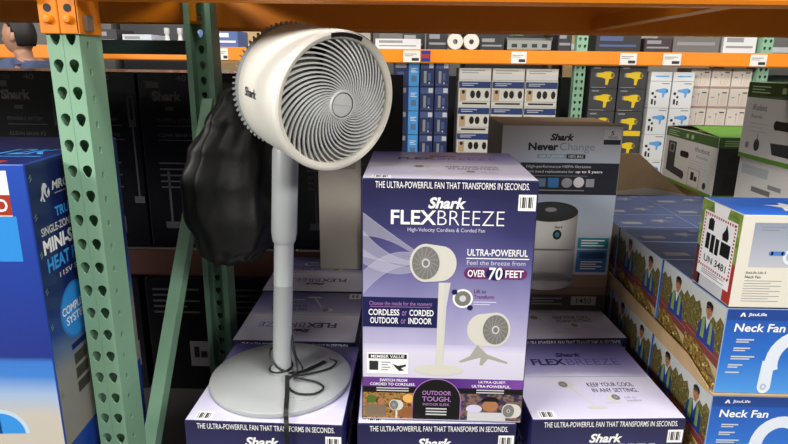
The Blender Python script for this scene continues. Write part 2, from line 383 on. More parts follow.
def fan_front(w, d, h):
    p = Print(w, d, h, 'front')
    p.rect(.006, .004, .994, .996, FRONTG, 1)
    # veils of blown air
    def curve(y0, y1, y2, x1=.37):
        return [(.008+(x1-.008)*t/12, y0*(1-t/12)**2+2*y1*(t/12)*(1-t/12)+y2*(t/12)**2) for t in range(13)]
    for n_, (a, c) in enumerate(((curve(.13, .22, .30), curve(.22, .22, .325)), (curve(.20, .34, .31), curve(.30, .33, .335)), (curve(.36, .24, .30), curve(.45, .30, .34)), (curve(.27, .36, .33), curve(.33, .40, .345)))):
        p.poly(a+c[::-1], VEIL, 2+n_*.25)
    for a in (curve(.13, .22, .30), curve(.30, .33, .335), curve(.36, .24, .30), curve(.45, .30, .34), curve(.20, .34, .31)): p.line(a, .004, VEIL, 3.5)
    p.rect(.006, .66, .994, .81, ramp_mat('carton_floor_print', [(0, '#CFCBE0'), (.8, '#D8D4E6'), (1, '#C2BCE0')]), 2)
    p.rect(.006, .806, .994, .848, ramp_mat('violet_band_print', [(0, '#6B3A8E'), (.5, '#4A2678'), (1, '#7A46A0')], axis='u'), 3)
    p.rect(.006, .848, .994, .885, BLACK, 3); p.rect(.006, .875, .34, .992, WARMPH, 4); p.rect(.60, .872, .994, .992, DARKPH, 4)
    p.ell(.465, .906, .152, .152, PINK, 5, a0=180, a1=360); p.rect(.313, .906, .617, .992, PINK, 5)
    p.ell(.465, .906, .147, .147, BLACK, 6, a0=180, a1=360); p.rect(.318, .906, .612, .992, BLACK, 6)
    p.text('OUTDOOR', .375, .862, .555, .881, PINK, 8, bold=.02); p.text('TOUGH.', .375, .888, .555, .910, PINK, 8, bold=.02); p.text('INDOOR SLEEK.', .38, .918, .55, .929, PINK, 8, bold=.01)
    for k in range(3): p.rect(.40, .940+.013*k, .53, .946+.013*k, LGREY, 8)
    p.text('SWITCH FROM', .11, .813, .28, .825, WHITE, 6, bold=.015); p.text('CORDED TO CORDLESS.', .05, .831, .33, .843, WHITE, 6, bold=.015)
    p.text('ULTRA-QUIET.', .72, .813, .89, .825, WHITE, 6, bold=.015); p.text('ULTRA-POWERFUL.', .68, .831, .92, .843, WHITE, 6, bold=.015)
    for k in range(2): p.rect(.09, .852+.011*k, .29, .857+.011*k, LGREY, 6); p.rect(.71, .852+.011*k, .88, .857+.011*k, LGREY, 6)
    FOL = mat('plant_ink', '#4E6A2C', .5); LAMP = mat('lamp_glow_print', '#E0B060', .5); SOFA = mat('sofa_ink', '#7C6A58', .5)
    p.rect(.02, .93, .15, .985, SOFA, 5); p.rect(.23, .94, .33, .985, mat('deck_ink', '#8C5A30', .5), 5); p.ell(.06, .905, .03, .03, FOL, 5); p.ell(.29, .90, .035, .03, LAMP, 5); p.ell(.12, .915, .022, .026, SKIN_I, 6)
    p.ell(.80, .925, .05, .04, SKIN_I, 5); p.ell(.80, .905, .055, .035, BLACK, 6, a0=180, a1=360); p.rect(.66, .955, .90, .992, LGREY, 5); p.ell(.70, .94, .05, .03, LAV, 5)
    mini_fan(p, .20, .93, .038, 6, face=-1); p.rect(.21, .955, .222, .99, CREAMI, 6); mini_fan(p, .915, .945, .052, 6, face=-1)
    # headline
    p.text('THE ULTRA-POWERFUL FAN THAT TRANSFORMS IN SECONDS.', .078, .010, .948, .035, WHITE, 4, bold=.004)
    p.text('Shark', .38, .067, .595, .110, WHITE, 4, bold=.034, shear=.24)
    p.text('FLEX', .168, .117, .428, .172, WHITE, 4, bold=.018); p.text('BREEZE', .436, .117, .817, .172, WHITE, 4, bold=-.016)
    p.text('High-Velocity Cordless & Corded Fan', .265, .184, .71, .203, LAV, 4)
    p.barcode(.89, .052, .99, .113, 3)
    p.text('ULTRA-POWERFUL', .615, .263, .965, .290, WHITE, 4, bold=.015); p.rect(.61, .298, .975, .302, WHITE, 3)
    p.text('Feel the breeze from', .615, .308, .955, .326, LAV, 4)
    p.rect(.635, .337, .935, .382, MAG, 3); p.ell(.635, .3595, .0348, .0348, MAG, 3); p.ell(.935, .3595, .0348, .0348, MAG, 3)
    p.ell(.785, .3595, .058, .042, NAVY, 4); p.text('OVER', .622, .345, .725, .374, WHITE, 6, bold=.02); p.text('70', .745, .334, .825, .385, WHITE, 6, bold=.02, shear=.1); p.text('FEET', .842, .345, .948, .374, WHITE, 6, bold=.02)
    # pictures: tall fan, transforming detail, short fan
    p.poly([(.455, .40), (.525, .40), (.505, .50), (.497, .77), (.452, .77)], CREAMI, 2); p.poly([(.49, .40), (.525, .40), (.505, .50), (.497, .77), (.485, .77)], LGREY, 3)
    p.ell(.472, .772, .152, .040, LGREY, 3); p.ell(.472, .767, .147, .035, CREAMI, 4); p.rect(.453, .60, .496, .764, CREAMI, 5)
    mini_fan(p, .375, .322, .118, 6, face=-1)
    p.poly([(.66, .705), (.70, .655), (.76, .695), (.89, .728), (.885, .735), (.77, .715), (.735, .745), (.72, .742), (.725, .71), (.60, .735), (.595, .728)], mat('stand_grey_ink', '#A5A39C', .4), 4)
    p.rect(.685, .62, .735, .70, LGREY, 3)
    mini_fan(p, .805, .590, .112, 5)
    p.ell(.600, .463, .06, .06, WHITE, 3); p.ell(.600, .463, .048, .048, MIDG, 4); p.ell(.60, .463, .02, .02, LGREY, 5); p.ell(.55, .437, .017, .017, NAVY, 5); p.ell(.645, .500, .017, .017, NAVY, 5)
    p.text('Lift to', .665, .424, .735, .440, MAG, 4, bold=.01); p.text('Transform', .665, .446, .785, .462, MAG, 4, bold=.01); p.lines(.665, .474, .80, 2, .010, LAV, 4)
    p.rect(.006, .463, .452, .588, NAVY, 6)
    p.text('Choose the mode for the moment', .045, .480, .42, .497, PINK, 8, bold=.0); p.rect(.05, .502, .41, .504, PINK, 7)
    p.text('CORDLESS', .04, .513, .225, .539, WHITE, 8, bold=.02); p.text('or', .24, .520, .27, .539, PINK, 8); p.text('CORDED', .285, .513, .43, .539, WHITE, 8, bold=.02)
    p.text('OUTDOOR', .05, .547, .22, .573, WHITE, 8, bold=.02); p.text('or', .235, .554, .265, .573, PINK, 8); p.text('INDOOR', .28, .547, .42, .573, WHITE, 8, bold=.02)
    p.rect(.03, .698, .285, .79, WHITE, 6); p.rect(.04, .705, .275, .724, BLACK, 7); p.text('MEMBER VALUE', .055, .708, .26, .721, WHITE, 9, bold=.015)
    p.rect(.045, .735, .10, .775, DKGREY, 7); p.lines(.12, .738, .175, 4, .011, GREY, 7); p.poly([(.185, .745), (.22, .755), (.27, .748), (.27, .757), (.24, .765), (.26, .775), (.23, .778), (.21, .765)], DKGREY, 7)
    return p
def fan_top(w, d, h, flip=False):
    p = Print(w, d, h, 'top'); F = flip
    def T(t, u0, v0, u1, v1, m, **k):
        if F: p.text(t, 1-u1, 1-v1, 1-u0, 1-v0, m, 4, flip=True, **k)
        else: p.text(t, u0, v0, u1, v1, m, 4, **k)
    p.rect(.006, .006, .994, .994, TOPG, 1)
    c = (lambda u, v: (1-u, 1-v)) if F else (lambda u, v: (u, v))
    T('Shark', .40, .16, .61, .22, NAVY, bold=.045, shear=.28); T('FLEX', .19, .25, .45, .34, NAVY, bold=.03); T('BREEZE', .46, .25, .86, .34, mat('periwinkle_ink', '#5F59A0', .4), bold=.0)
    T('KEEP YOUR COOL', .50, .58, .83, .63, NAVY, bold=.01); T('IN ANY SETTING.', .51, .65, .83, .70, NAVY, bold=.01)
    p.rect(.006, .497, .994, .503, mat('flap_seam_shadowless', '#9A95BC', .6), 2)
    a, b_ = c(.33, .60); mini_fan(p, a, b_, .045, 3, face=-1)
    q = [c(.36, .64), c(.375, .64), c(.475, .87), c(.46, .87)]; p.poly(q, CREAMI, 3); a, b_ = c(.47, .875); p.ell(a, b_, .07, .022, LGREY, 2)
    a, b_ = c(.64, .76); mini_fan(p, a, b_, .04, 3); a, b_ = c(.60, .82); p.ell(a, b_, .06, .014, LGREY, 2)
    T('Lift to', .70, .75, .78, .775, GREY); T('transform', .70, .785, .80, .81, GREY)
    if F: p.barcode(.86, .03, .97, .14, 3)
    else: p.barcode(.055, .905, .165, .985, 3)
    return p
def fan_left(w, d, h, side):
    p = Print(w, d, h, side); p.rect(.006, .004, .994, .996, ramp_mat('carton_side_gradient', [(0, '#8B86BE'), (.6, '#4E4896'), (1, '#2B2A66')]), 1)
    p.text('Shark', .34, .08, .66, .14, WHITE, 3, bold=.045, shear=.28); p.text('FLEX', .17, .17, .42, .235, WHITE, 3, bold=.03); p.text('BREEZE', .43, .17, .83, .235, WHITE, 3, bold=-.012)
    mini_fan(p, .5, .45, .15, 2); p.rect(.43, .57, .5, .80, CREAMI, 2); p.lines(.2, .86, .8, 4, .025, LAV, 2)
    return p
def fan_carton(loc, rz, label, flip=False):
    root = carton('fan_carton', CW, CD, CH, PUR, loc, rz, label, 'carton', 'purple fan cartons', bev=.003)
    fan_front(CW, CD, CH).build(root, 'front_print', 'lettering'); fan_top(CW, CD, CH, flip).build(root, 'top_print', 'lettering')
    fan_left(CW, CD, CH, 'left').build(root, 'left_print', 'lettering'); fan_left(CW, CD, CH, 'right').build(root, 'right_print', 'lettering')
    return root
ZT = .762; ZB = ZT-CH
disp = fan_carton((.099, 1.185+CD/2, ZT+.002), R(-.6), 'tall purple fan carton standing on top beside the white fan')
def fcopy(src, loc, rz, label):
    c = copy_tree(src); c.location = loc; c.rotation_euler = (0, 0, rz); c['label'] = label; return c
fcopy(disp, (.082, 1.176+CD/2, ZB), R(1.5), 'purple fan carton directly under the standing display carton')
fcopy(disp, (.478, 1.208+CD/2, ZB), R(3), 'purple fan carton at front right with its lavender lid in view')
fcopy(disp, (.49, 1.622+CD/2, ZB), R(4), 'purple fan carton in front of the air purifier box, lid in view')
fcopy(disp, (.485, 2.035+CD/2, ZB), R(0), 'purple fan carton under the air purifier box')
fcopy(disp, (.094, 2.02+CD/2, ZB), R(0), 'purple fan carton behind the standing display carton, under a black carton')
fb = fan_carton((-.302, 1.166+CD/2, ZB), R(-1.5), 'purple fan carton carrying the white pedestal fan')
f2 = fan_carton((-.31, 1.572+CD/2, ZB), R(-.5), 'purple fan carton just behind the fan base, lid print upside down', flip=True)
fcopy(f2, (-.318, 1.966+CD/2, ZB), R(.5), 'purple fan carton at the back behind the fan pole, lid print upside down')

# ------------------------------------------------------------------ pedestal fan
fan = empty('pedestal_fan', (-.303, 1.358, ZT+.001), 0, 'white drum-headed pedestal fan standing on a purple carton', 'fan')
FO = Vector(fan.location)
q = MB(); q.lathe([(.168, 0), (.177, .002), (.179, .006), (.178, .0125), (.173, .0155), (.12, .0175), (.05, .019), (.034, .022)], SILVER, 96, cap0=True, cap1=True); base = q.build('base', fan, smooth=True)
q = MB(); q.lathe([(.030, .0195), (.033, .0195), (.033, .0185), (.030, .0185)], DKGREY, 40); q.build('collar_seam', base)
for rr, cx, cy in ((.034, .075, -.09), (.026, .075, -.09)):
    q = MB(); t = [(cx+rr*math.cos(a*math.pi/24), cy+rr*math.sin(a*math.pi/24), .0176) for a in range(49)]; q.tube(t, .0008, SILVER, 6); q.build('embossed_ring', base, smooth=True)
pb = Vector((0, 0, .0)); pt_ = Vector((.030, .006, .60)); pd = (pt_-pb).normalized(); prot = Vector((0, 0, 1)).rotation_difference(pd).to_matrix().to_4x4()
q = MB(); q.lathe([(.0285, .018), (.0285, .032), (.0245, .036), (.0235, .04), (.0235, .26), (.0238, .2605), (.0238, .2615), (.0235, .262), (.0235, .372)], SILVER, 40, cap0=True); q.build('lower_pole', fan, smooth=True, matrix=prot)
q = MB(); q.lathe([(.0238, .366), (.0275, .372), (.0285, .378), (.0305, .392), (.0305, .59), (.027, .600), (.0, .602)], SILVER, 40); q.build('upper_pole', fan, smooth=True, matrix=prot)
# drum head: axis along +Z of the head frame, towards the viewer's right
n_ax = Vector((.640, -.752, -.150)).normalized(); FC = Vector((-.135, 1.222, 1.471)) - FO
zup = (Vector((0, 0, 1)) - n_ax*n_ax.z).normalized(); zup = Matrix.Rotation(R(-8), 3, n_ax) @ zup; xr = zup.cross(n_ax)
HS = .975
HM = Matrix(((xr.x, zup.x, n_ax.x, FC.x), (xr.y, zup.y, n_ax.y, FC.y), (xr.z, zup.z, n_ax.z, FC.z), (0, 0, 0, 1))) @ Matrix.Diagonal((HS, HS, .93, 1))
RO, RI = .148, .130
q = MB(); q.lathe([(.139, -.182), (.1405, -.180), (.1425, -.15), (.1455, -.06), (.1478, -.012), (.148, -.004), (.1455, .001), (.1405, .003)], CREAM, 96); shell = q.build('shell', fan, smooth=True, matrix=HM)
q = MB(); q.lathe([(.1405, .003), (.135, .002), (RI+.001, -.002), (RI, -.006), (RI-.002, -.03), (.124, -.09), (.118, -.15)], mat('fan_rim_plastic', '#DDD9CC', .4), 96); rim = q.build('front_rim', fan, smooth=True, matrix=HM)
q = MB(); A = [R(78+32*k/12) for k in range(13)]; rows = [[(rr*math.cos(a), rr*math.sin(a), zz) for a in A] for rr, zz in ((.1432, .0028), (.1432, .0036), (.1345, .0028), (.1345, .002))]
q.grid(rows, BLACK); o = q.build('display_slot', rim, smooth=True); o['label'] = 'dark curved slot at the top of the rim'
# rear cage with fins
q = MB(); q.lathe([(.1375, -.182), (.1375, -.196), (.137, -.205), (.125, -.222), (.09, -.232), (.0, -.235)], SILVER, 72); cage = q.build('rear_cage', fan, smooth=True, matrix=HM)
fm = None
NF = 72
for k in range(NF):
    if fm is None:
        q = MB(); rows = [[(.134, -.0012, -.198), (.134, .0012, -.198)], [(.1435, -.001, -.201), (.1435, .001, -.201)], [(.1425, -.001, -.209), (.1425, .001, -.209)], [(.118, -.0012, -.236), (.118, .0012, -.236)], [(.114, -.0012, -.222), (.114, .0012, -.222)]]
        pr_ = [r[0] for r in rows]; pr2 = [r[1] for r in rows]; q.face(pr_, SILVER); q.face(pr2[::-1], SILVER)
        for a in range(5): q.face([rows[a][0], rows[a][1], rows[(a+1) % 5][1], rows[(a+1) % 5][0]], SILVER)
        o = q.build('fin', cage); fm = o.data
    else:
        o = bpy.data.objects.new('fin', fm); COL.objects.link(o); o.parent = cage
    o.matrix_local = Matrix.Rotation(2*math.pi*k/NF, 4, 'Z')
# inside: dark back wall, impeller
q = MB(); q.lathe([(.118, -.15), (.06, -.165), (0, -.168)], mat('fan_inner_dark', '#232423', .5), 64); q.build('inner_wall', fan, smooth=True, matrix=HM)
imp = MB(); imp.lathe([(.0, -.035), (.022, -.036), (.028, -.045), (.030, -.09), (0, -.095)], DKGREY, 32); impo = imp.build('impeller_hub', fan, smooth=True, matrix=HM)
bmsh = None; MB_BL = mat('impeller_grey', '#55564F', .4)
for k in range(5):
    if bmsh is None:
        q = MB(); rows = []
        for i in range(7):
            r_ = .027+.086*i/6; tw = .5-.3*i/6; wd = .030+.022*math.sin(i/6*2.4); rows.append([(r_*math.cos(a), r_*math.sin(a), -.065+a*tw*.05*(1)+.012*math.sin(i*.5)) for a in [(-1+2*j/6)*wd/r_*1.0 for j in range(7)]])
        q.grid(rows, MB_BL); o = q.build('blade', impo, smooth=True); bmsh = o.data
    else:
        o = bpy.data.objects.new('blade', bmsh); COL.objects.link(o); o.parent = impo
    o.matrix_local = Matrix.Rotation(2*math.pi*k/5, 4, 'Z')
# front grille: curved vanes from hub to rim
NB = 42; dome = lambda r: -.008 + .026*(1-(r/RI)**2)
q = MB(); q.lathe([(.0, .0195), (.023, .0195), (.0245, .0185), (.0248, .016), (.0262, .016), (.0265, .0205), (.029, .0205), (.0305, .018), (.030, .004), (0, .004)], mat('vane_pale_grey', '#D6D9D8', .32), 48); hub = q.build('grille_hub', fan, smooth=True, matrix=HM)
q = MB(); q.box(-.021, .021, -.0012, .0012, .0194, .0208, LGREY); q.build('hub_bar', hub); 
q = MB(); q.lathe([(.0245, .0196), (.0262, .0196)], DKGREY, 48); q.build('hub_groove', hub)
vm = None
for k in range(NB):
    if vm is None:
        q = MB(); rows = []
        for i in range(15):
            t = i/14; r_ = .0285+(RI+.002-.0285)*t; a = R(92)*t**.80 - R(30); c, s_ = math.cos(a), math.sin(a)
            a2 = a+.0001; z = dome(r_); hw = .0013+.0004*t
            # tangent for width direction
            dr = (RI+.002-.0285); da = R(92)*.80*max(t, .02)**-.2; tx, ty = dr*c - r_*s_*da, dr*s_ + r_*c*da; l = math.hypot(tx, ty); nx, ny = -ty/l*hw, tx/l*hw
            rows.append([(r_*c+nx, r_*s_+ny, z), (r_*c-nx, r_*s_-ny, z), (r_*c-nx, r_*s_-ny, z-.006), (r_*c+nx, r_*s_+ny, z-.006)])
        q.grid(rows, mat('vane_pale_grey', '#D6D9D8', .32), closed_u=True); o = q.build('grille_vane', hub, smooth=True, angle=50); vm = o.data
    else:
        o = bpy.data.objects.new('grille_vane', vm); COL.objects.link(o); o.parent = hub
    o.matrix_local = Matrix.Rotation(2*math.pi*k/NB, 4, 'Z')
# maker's word on the shell side
def wrap_text(t, a0, a1, ang, hgt, m, rad, nm):
    vs_, fs = text_mesh(t, .03, 0); q = MB(); k = q.mi(m)
    for x, y in vs_:
        z = a0+(a1-a0)*x; an = R(ang) - (y-.5)*hgt/rad; rr = rad(z) if callable(rad) else rad
        q.v.append((rr*math.cos(an), rr*math.sin(an), z))
    for f in fs: q.f.append(f); q.m.append(k); q.uv.append(None)
    return q.build(nm, shell)
wrap_text('Shark', -.138, -.086, 186.5, .019, DKGREY, .1453, 'lettering')
# yoke behind the head and neck
q = MB(); q.lathe([(.0, -.02), (.022, -.02), (.026, -.012), (.026, .03), (.0, .03)], SILVER, 24); 
q.build('tilt_joint', fan, smooth=True, matrix=Matrix.Translation(pt_ + Vector((0, 0, .0))))

# power cord tied round the pole
CORD = mat('black_cord_rubber', '#141414', .5)
def cat(pts, n=10):
    pts = [Vector(p) for p in pts]; out = []
    for i in range(len(pts)-1):
        p0, p1, p2, p3 = pts[max(i-1, 0)], pts[i], pts[i+1], pts[min(i+2, len(pts)-1)]
        for k in range(n):
            t = k/n; out.append(.5*((2*p1)+(-p0+p2)*t+(2*p0-5*p1+4*p2-p3)*t*t+(-p0+3*p1-3*p2+p3)*t**3))
    return out+[pts[-1]]
zz = ZT+.0235
bx_, by_ = FO.x, FO.y
def loc(dx, dy, dz=0): return (bx_+dx, by_+dy, zz+dz)
cord = empty('power_cord', loc(0, 0, -.003), 0, 'black power cord tied around the fan pole and looped on the base', 'cord')
cm = Matrix.Translation(-Vector(cord.location))
q = MB()
ring = [loc(.0275*math.cos(R(a)), .0275*math.sin(R(a)), .034-.024*math.cos(R(a)+.5)) for a in range(0, 380, 20)]
q.tube(ring, .0026, CORD, 8)
ring = [loc(.0295*math.cos(R(a)), .0295*math.sin(R(a)), .012+.004*math.cos(R(a))) for a in range(0, 380, 20)]
q.tube(ring, .0026, CORD, 8)
q.tube(cat([loc(.028, .0, .10), loc(.034, -.012, .07), loc(.045, -.02, .02), loc(.035, -.036, .008), loc(.028, -.05, .004), loc(.032, -.075, .0), loc(.06, -.103, -.001), loc(.10, -.102, -.001), loc(.118, -.075, -.001), loc(.095, -.05, .0), loc(.04, -.042, .006)]), .0026, CORD, 8)
q.tube(cat([loc(.035, -.04, .008), loc(.07, -.016, .002), loc(.12, .02, -.001), loc(.135, .055, -.001), loc(.115, .07, -.001)]), .0024, CORD, 8)
q.tube(cat([loc(.028, .004, .11), loc(.040, -.008, .05), loc(.055, -.004, .012), loc(.045, -.026, .006), loc(.02, -.045, .008)]), .0024, CORD, 8)
q.build('cable', cord, smooth=True, matrix=cm)
q = MB()
fy = 1.166 - .010 - by_
path = cat([loc(.024, -.046, .012), loc(.034, -.10, .0005), loc(.044, -.165, -.001), loc(.047, -.183, -.012), loc(.052, fy-.004, -.026), loc(.053, fy-.006, -.10), loc(.053, fy-.006, -.40)], 6)
q.grid([[p+Vector((-.0055, 0, 0)), p+Vector((.0055, 0, 0)), p+Vector((.0055, .0012, .0022)), p+Vector((-.0055, .0012, .0022))] for p in path], CORD, closed_u=True)
q.build('strap', cord, matrix=cm)
q = MB()
path = cat([loc(.030, -.03, .010), loc(.06, .0, .001), (loc(.105, .055, -.001))], 6)
q.grid([[p+Vector((-.004, .004, 0)), p+Vector((.004, -.004, 0)), p+Vector((.004, -.004, .0025)), p+Vector((-.004, .004, .0025))] for p in path], CORD, closed_u=True)
q.build('strap', cord, matrix=cm)

# black cover bag hanging from the back of the head
BAG = mat('black_bag_fabric', '#0C0B0A', .5, bump=.25, bump_scale=45)
q = MB(); rows = []
NA, NZ = 120, 80
keys = [(1.50, -.375, 1.50, .045, .022), (1.46, -.388, 1.485, .072, .036), (1.40, -.402, 1.475, .092, .044), (1.33, -.420, 1.465, .106, .050), (1.25, -.436, 1.46, .117, .058), (1.17, -.434, 1.455, .118, .062), (1.10, -.435, 1.455, .092, .055), (1.065, -.447, 1.455, .072, .042), (1.045, -.45, 1.455, .05, .022)]
def kint(z):
    for a, c in zip(keys[:-1], keys[1:]):
        if a[0] >= z >= c[0]:
            t = (a[0]-z)/(a[0]-c[0]); t = t*t*(3-2*t); return [a[j]+(c[j]-a[j])*t for j in range(1, 5)]
    return keys[-1][1:]
for i in range(NZ+1):
    z = 1.50-(1.50-1.045)*i/NZ; cx, cy, rx, ry = kint(z); row = []
    for j in range(NA):
        a = 2*math.pi*j/NA
        v = Vector((math.cos(a)*1.3, math.sin(a)*1.3, z*2.2))
        rid = lambda q_: 1-2.2*abs(noise.noise(q_))
        fold = noise.noise(v*1.2)*.20 + rid(Vector((v.x*.9+z*3.0, v.y*.9, v.z*.8)))*.12 + rid(Vector((v.x*1.7-z*4, v.y*1.7+4, v.z*1.9)))*.06 + rid(v*3.1+Vector((2, 8, 1)))*.025
        da = (((a-R(222+(1.3-z)*50)+math.pi) % (2*math.pi))-math.pi)
        crease = (-.30*math.exp(-(da/.16)**2) + .10*math.exp(-((da-.35)/.2)**2))*(1 if z < 1.42 else .3)
        k = 1+fold+crease
        row.append((cx+rx*math.cos(a)*k, cy+ry*math.sin(a)*k*1.0, z+.012*noise.noise(v*2.5+Vector((9, 2, 1)))))
    rows.append(row)
q.grid(rows, BAG, closed_u=True); k = q.mi(BAG); n0 = NZ*NA; q.f.append([n0+j for j in range(NA)]); q.m.append(k); q.uv.append(None); q.f.append([NA-1-j for j in range(NA)]); q.m.append(k); q.uv.append(None)
bag = q.build('cover_bag', None, smooth=True, angle=85); tag(bag, 'crumpled black fabric cover bag hanging behind the fan head', 'bag')

# ------------------------------------------------------------------ air purifier carton
PW, PD, PH = .372, .285, .612
SKY = ramp_mat('purifier_front_sky', [(0, '#6F6253'), (.13, '#8F8474'), (.2, '#B4B6BA'), (.5, '#A9B3C0'), (.75, '#9AA7BA'), (1, '#BDBCBC')], wob=.18, wob_scale=2.2)
PBODY = mat('purifier_carton_board', '#8D8478', .5, noise_amt=.1, noise_scale=5)
pc = carton('purifier_carton', PW, PD, PH, PBODY, (.488, 1.83+PD/2, ZT+.001), R(.6), 'air purifier carton with navy band and printed sky', 'carton', topm=mat('purifier_top_board', '#9A7A62', .45))
p = Print(PW, PD, PH, 'front'); p.rect(.006, .004, .994, .996, SKY, 1)
CHAR = mat('charcoal_navy_ink', '#20232E', .35); TEAL = mat('teal_ink', '#1E7C8A', .4); BLUE = mat('mid_blue_ink', '#2F6FA6', .4)
SLATE = mat('slate_ink', '#75808F', .4)
p.text('Shark', .40, .042, .60, .078, BLACK, 4, bold=.045, shear=.28); p.text('Never', .225, .088, .475, .128, BLACK, 4, bold=.04); p.text('Change', .485, .088, .775, .138, SLATE, 4, bold=-.005)
p.rect(.305, .146, .545, .168, mat('dusty_teal_ink', '#7796A2', .4), 2); p.text('AIR PURIFIER', .32, .150, .53, .164, LGREY, 4, bold=.01); p.rect(.548, .146, .705, .168, BLACK, 2); p.text('HEPA MAX', .565, .150, .69, .164, LGREY, 4, bold=.01)
p.rect(.845, .018, .985, .095, CHAR, 2); p.rect(.845, .018, .985, .070, LGREY, 3); p.text('5', .90, .026, .925, .048, CHAR, 4, bold=.02); p.text('YEARS', .875, .053, .955, .065, CHAR, 4)
p.rect(.17, .190, .994, .355, CHAR, 2)
p.text('High-performance HEPA filtration', .22, .202, .76, .220, LGREY, 4); p.text("won't need replacement for", .20, .228, .62, .245, LGREY, 4); p.text('up to 5 years', .635, .228, .86, .245, WHITE, 4, bold=.015)
p.rect(.25, .256, .74, .258, GREY, 3); p.rect(.41, .268, .50, .318, BLUE, 3); p.ell(.57, .293, .045, .042, GREY, 3); p.ell(.67, .290, .045, .045, LGREY, 3); p.rect(.73, .272, .80, .314, GREY, 3); p.rect(.30, .272, .39, .314, mat('steel_blue_ink', '#5B7796', .4), 3)
p.rect(.28, .330, .72, .335, GREY, 3)
# printed purifier tower
PG = ramp_mat('purifier_body_print', [(0, '#8E8C8A'), (.3, '#DAD8D4'), (.7, '#CFCBC6'), (1, '#8A8684')], axis='u')
p.rect(.006, .86, .994, .905, mat('wood_floor_print', '#7A5F4D', .5), 2); p.rect(.006, .79, .994, .862, mat('wood_floor_print_light', '#93755E', .5), 2)
p.rect(.22, .45, .69, .83, PG, 3); p.ell(.455, .83, .235, .085, PG, 3); p.ell(.455, .447, .235, .09, mat('purifier_lid_print', '#2A2826', .4), 4); p.ell(.455, .437, .17, .058, DKGREY, 5); p.ell(.455, .435, .05, .02, GREY, 6)
p.ell(.525, .570, .038, .045, BLACK, 5); p.ell(.525, .570, .02, .024, TEAL, 6); p.text('Shark', .495, .522, .57, .536, DKGREY, 5, bold=.02, shear=.2); p.rect(.30, .648, .67, .658, MIDG, 5)
p.rect(.71, .585, .975, .645, TEAL, 4); p.lines(.74, .597, .94, 3, .014, WHITE, 6, jag=True); p.rect(.71, .652, .975, .775, BLUE, 4); p.rect(.73, .664, .96, .70, mat('deep_blue_ink', '#123A66', .4), 5); p.lines(.75, .715, .94, 4, .013, WHITE, 6)
p.rect(.71, .78, .975, .79, LGREY, 4); p.rect(.006, .905, .994, .996, mat('purifier_base_band', '#3A332E', .4), 3); p.rect(.70, .915, .92, .965, mat('khaki_label_ink', '#A59C86', .5), 5); p.text('1450', .745, .925, .88, .955, BLACK, 7, bold=.01); p.lines(.35, .925, .62, 3, .016, GREY, 5)
p.rect(.006, .45, .22, .79, mat('room_print', '#6E7F80', .5), 2)
p.build(pc, 'front_print', 'lettering')

# grey and black cartons behind the fan
c = carton('plain_carton', .163, .09, .56, mat('grey_board', '#B3ADA2', .6, noise_amt=.04), (-.238, 2.245, ZT+.002), 0, 'plain pale grey carton standing behind the fan pole', 'carton')
q = MB(); q.box(-.06, .06, -.0462, -.0452, .40, .43, mat('grey_tape', '#8F8A80', .5)); q.build('tape_strip', c)
c = carton('plain_carton', .145, .12, .748, mat('black_board', '#0C0C0E', .6), (-.075, 2.23, ZT+.002), 0, 'tall matt black carton behind the fan head', 'carton')
q = MB(); q.box(-.05, .05, -.0612, -.0602, .05, .12, DKGREY); q.build('label_panel', c)

# ------------------------------------------------------------------ blue heat pump carton at left
MW, MD, MH = .62, .40, .60
BLU = mat('royal_blue_ink', '#1D3F9A', .32); DBL = mat('deep_royal_ink', '#12235E', .34); SKYB = mat('sky_blue_ink', '#2F8FE0', .35); CYN = mat('cyan_text_ink', '#3C9CE8', .35)
th = R(3)
mrc = Vector((-.688, 1.05, 0)); off = Vector((MW/2, -MD/2, 0)); off.rotate(Matrix.Rotation(th, 3, 'Z')); ml = mrc-off
mr = carton('heat_pump_carton', MW, MD, MH, BLU, (ml.x, ml.y, 1.366-MH), th, 'large blue heat pump carton left of the green upright', 'carton')
p = Print(MW, MD, MH, 'front')
p.rect(.004, .004, .996, .996, ramp_mat('heat_pump_front_print', [(0, '#C4BDAE'), (.13, '#C4BEB4'), (.21, '#9FB8DA'), (.28, '#3E7FD0'), (.335, '#3A78CC'), (.355, '#1B2F86'), (.7, '#1E3F9E'), (1, '#2450B8')], wob=.12, wob_scale=1.2), 1)
p.rect(.4, .02, .945, .165, WHITE, 2); p.rect(.4, .095, .945, .16, mat('brick_red_ink', '#A8321E', .4), 3); p.text('D', .905, .108, .935, .148, WHITE, 5, bold=.02)
p.rect(.4, .163, .955, .31, SKYB, 2); p.ell(.80, .93, .09, .09, mat('pale_blue_ink', '#BFD3E6', .4), 3, a0=180, a1=360)
p.ell(.80, .93, .075, .075, SKYB, 4, a0=180, a1=360); p.rect(.4, .80, .80, .93, SKYB, 4)
p.build(mr, 'front_print', 'lettering')
p = Print(MW, MD, MH, 'right')
p.rect(.006, .004, .994, .996, ramp_mat('heat_pump_side_print', [(0, '#8C8880'), (.26, '#8A8886'), (.34, '#5A6E90'), (.42, '#1B3C86'), (.55, '#13245F'), (1, '#101C50')], wob=.1, wob_scale=1.5), 1)
def dog(p, u, v, s):   # leaping animal emblem
    k = p.W/p.H
    for pts in ([(0, 0), (.25, -.25), (.35, -.75), (.55, -1.0), (.85, -.95), (1.0, -.7), (.8, -.62), (.75, -.3), (1.0, 0), (.8, 0), (.6, -.25), (.5, -.5), (.45, -.1), (.6, .2), (.4, .2), (.3, -.05), (.15, .15)], [(.9, -.3), (1.15, -.65), (1.25, -.3), (1.1, 0)]):
        p.poly([(u+a*s, v+b_*s*k) for a, b_ in pts], LGREY, 3)
dog(p, .085, .125, .075)
p.text('MRCOOL', .20, .078, .52, .108, LGREY, 3, bold=.03, shear=.2); p.rect(.22, .118, .50, .122, GREY, 3)
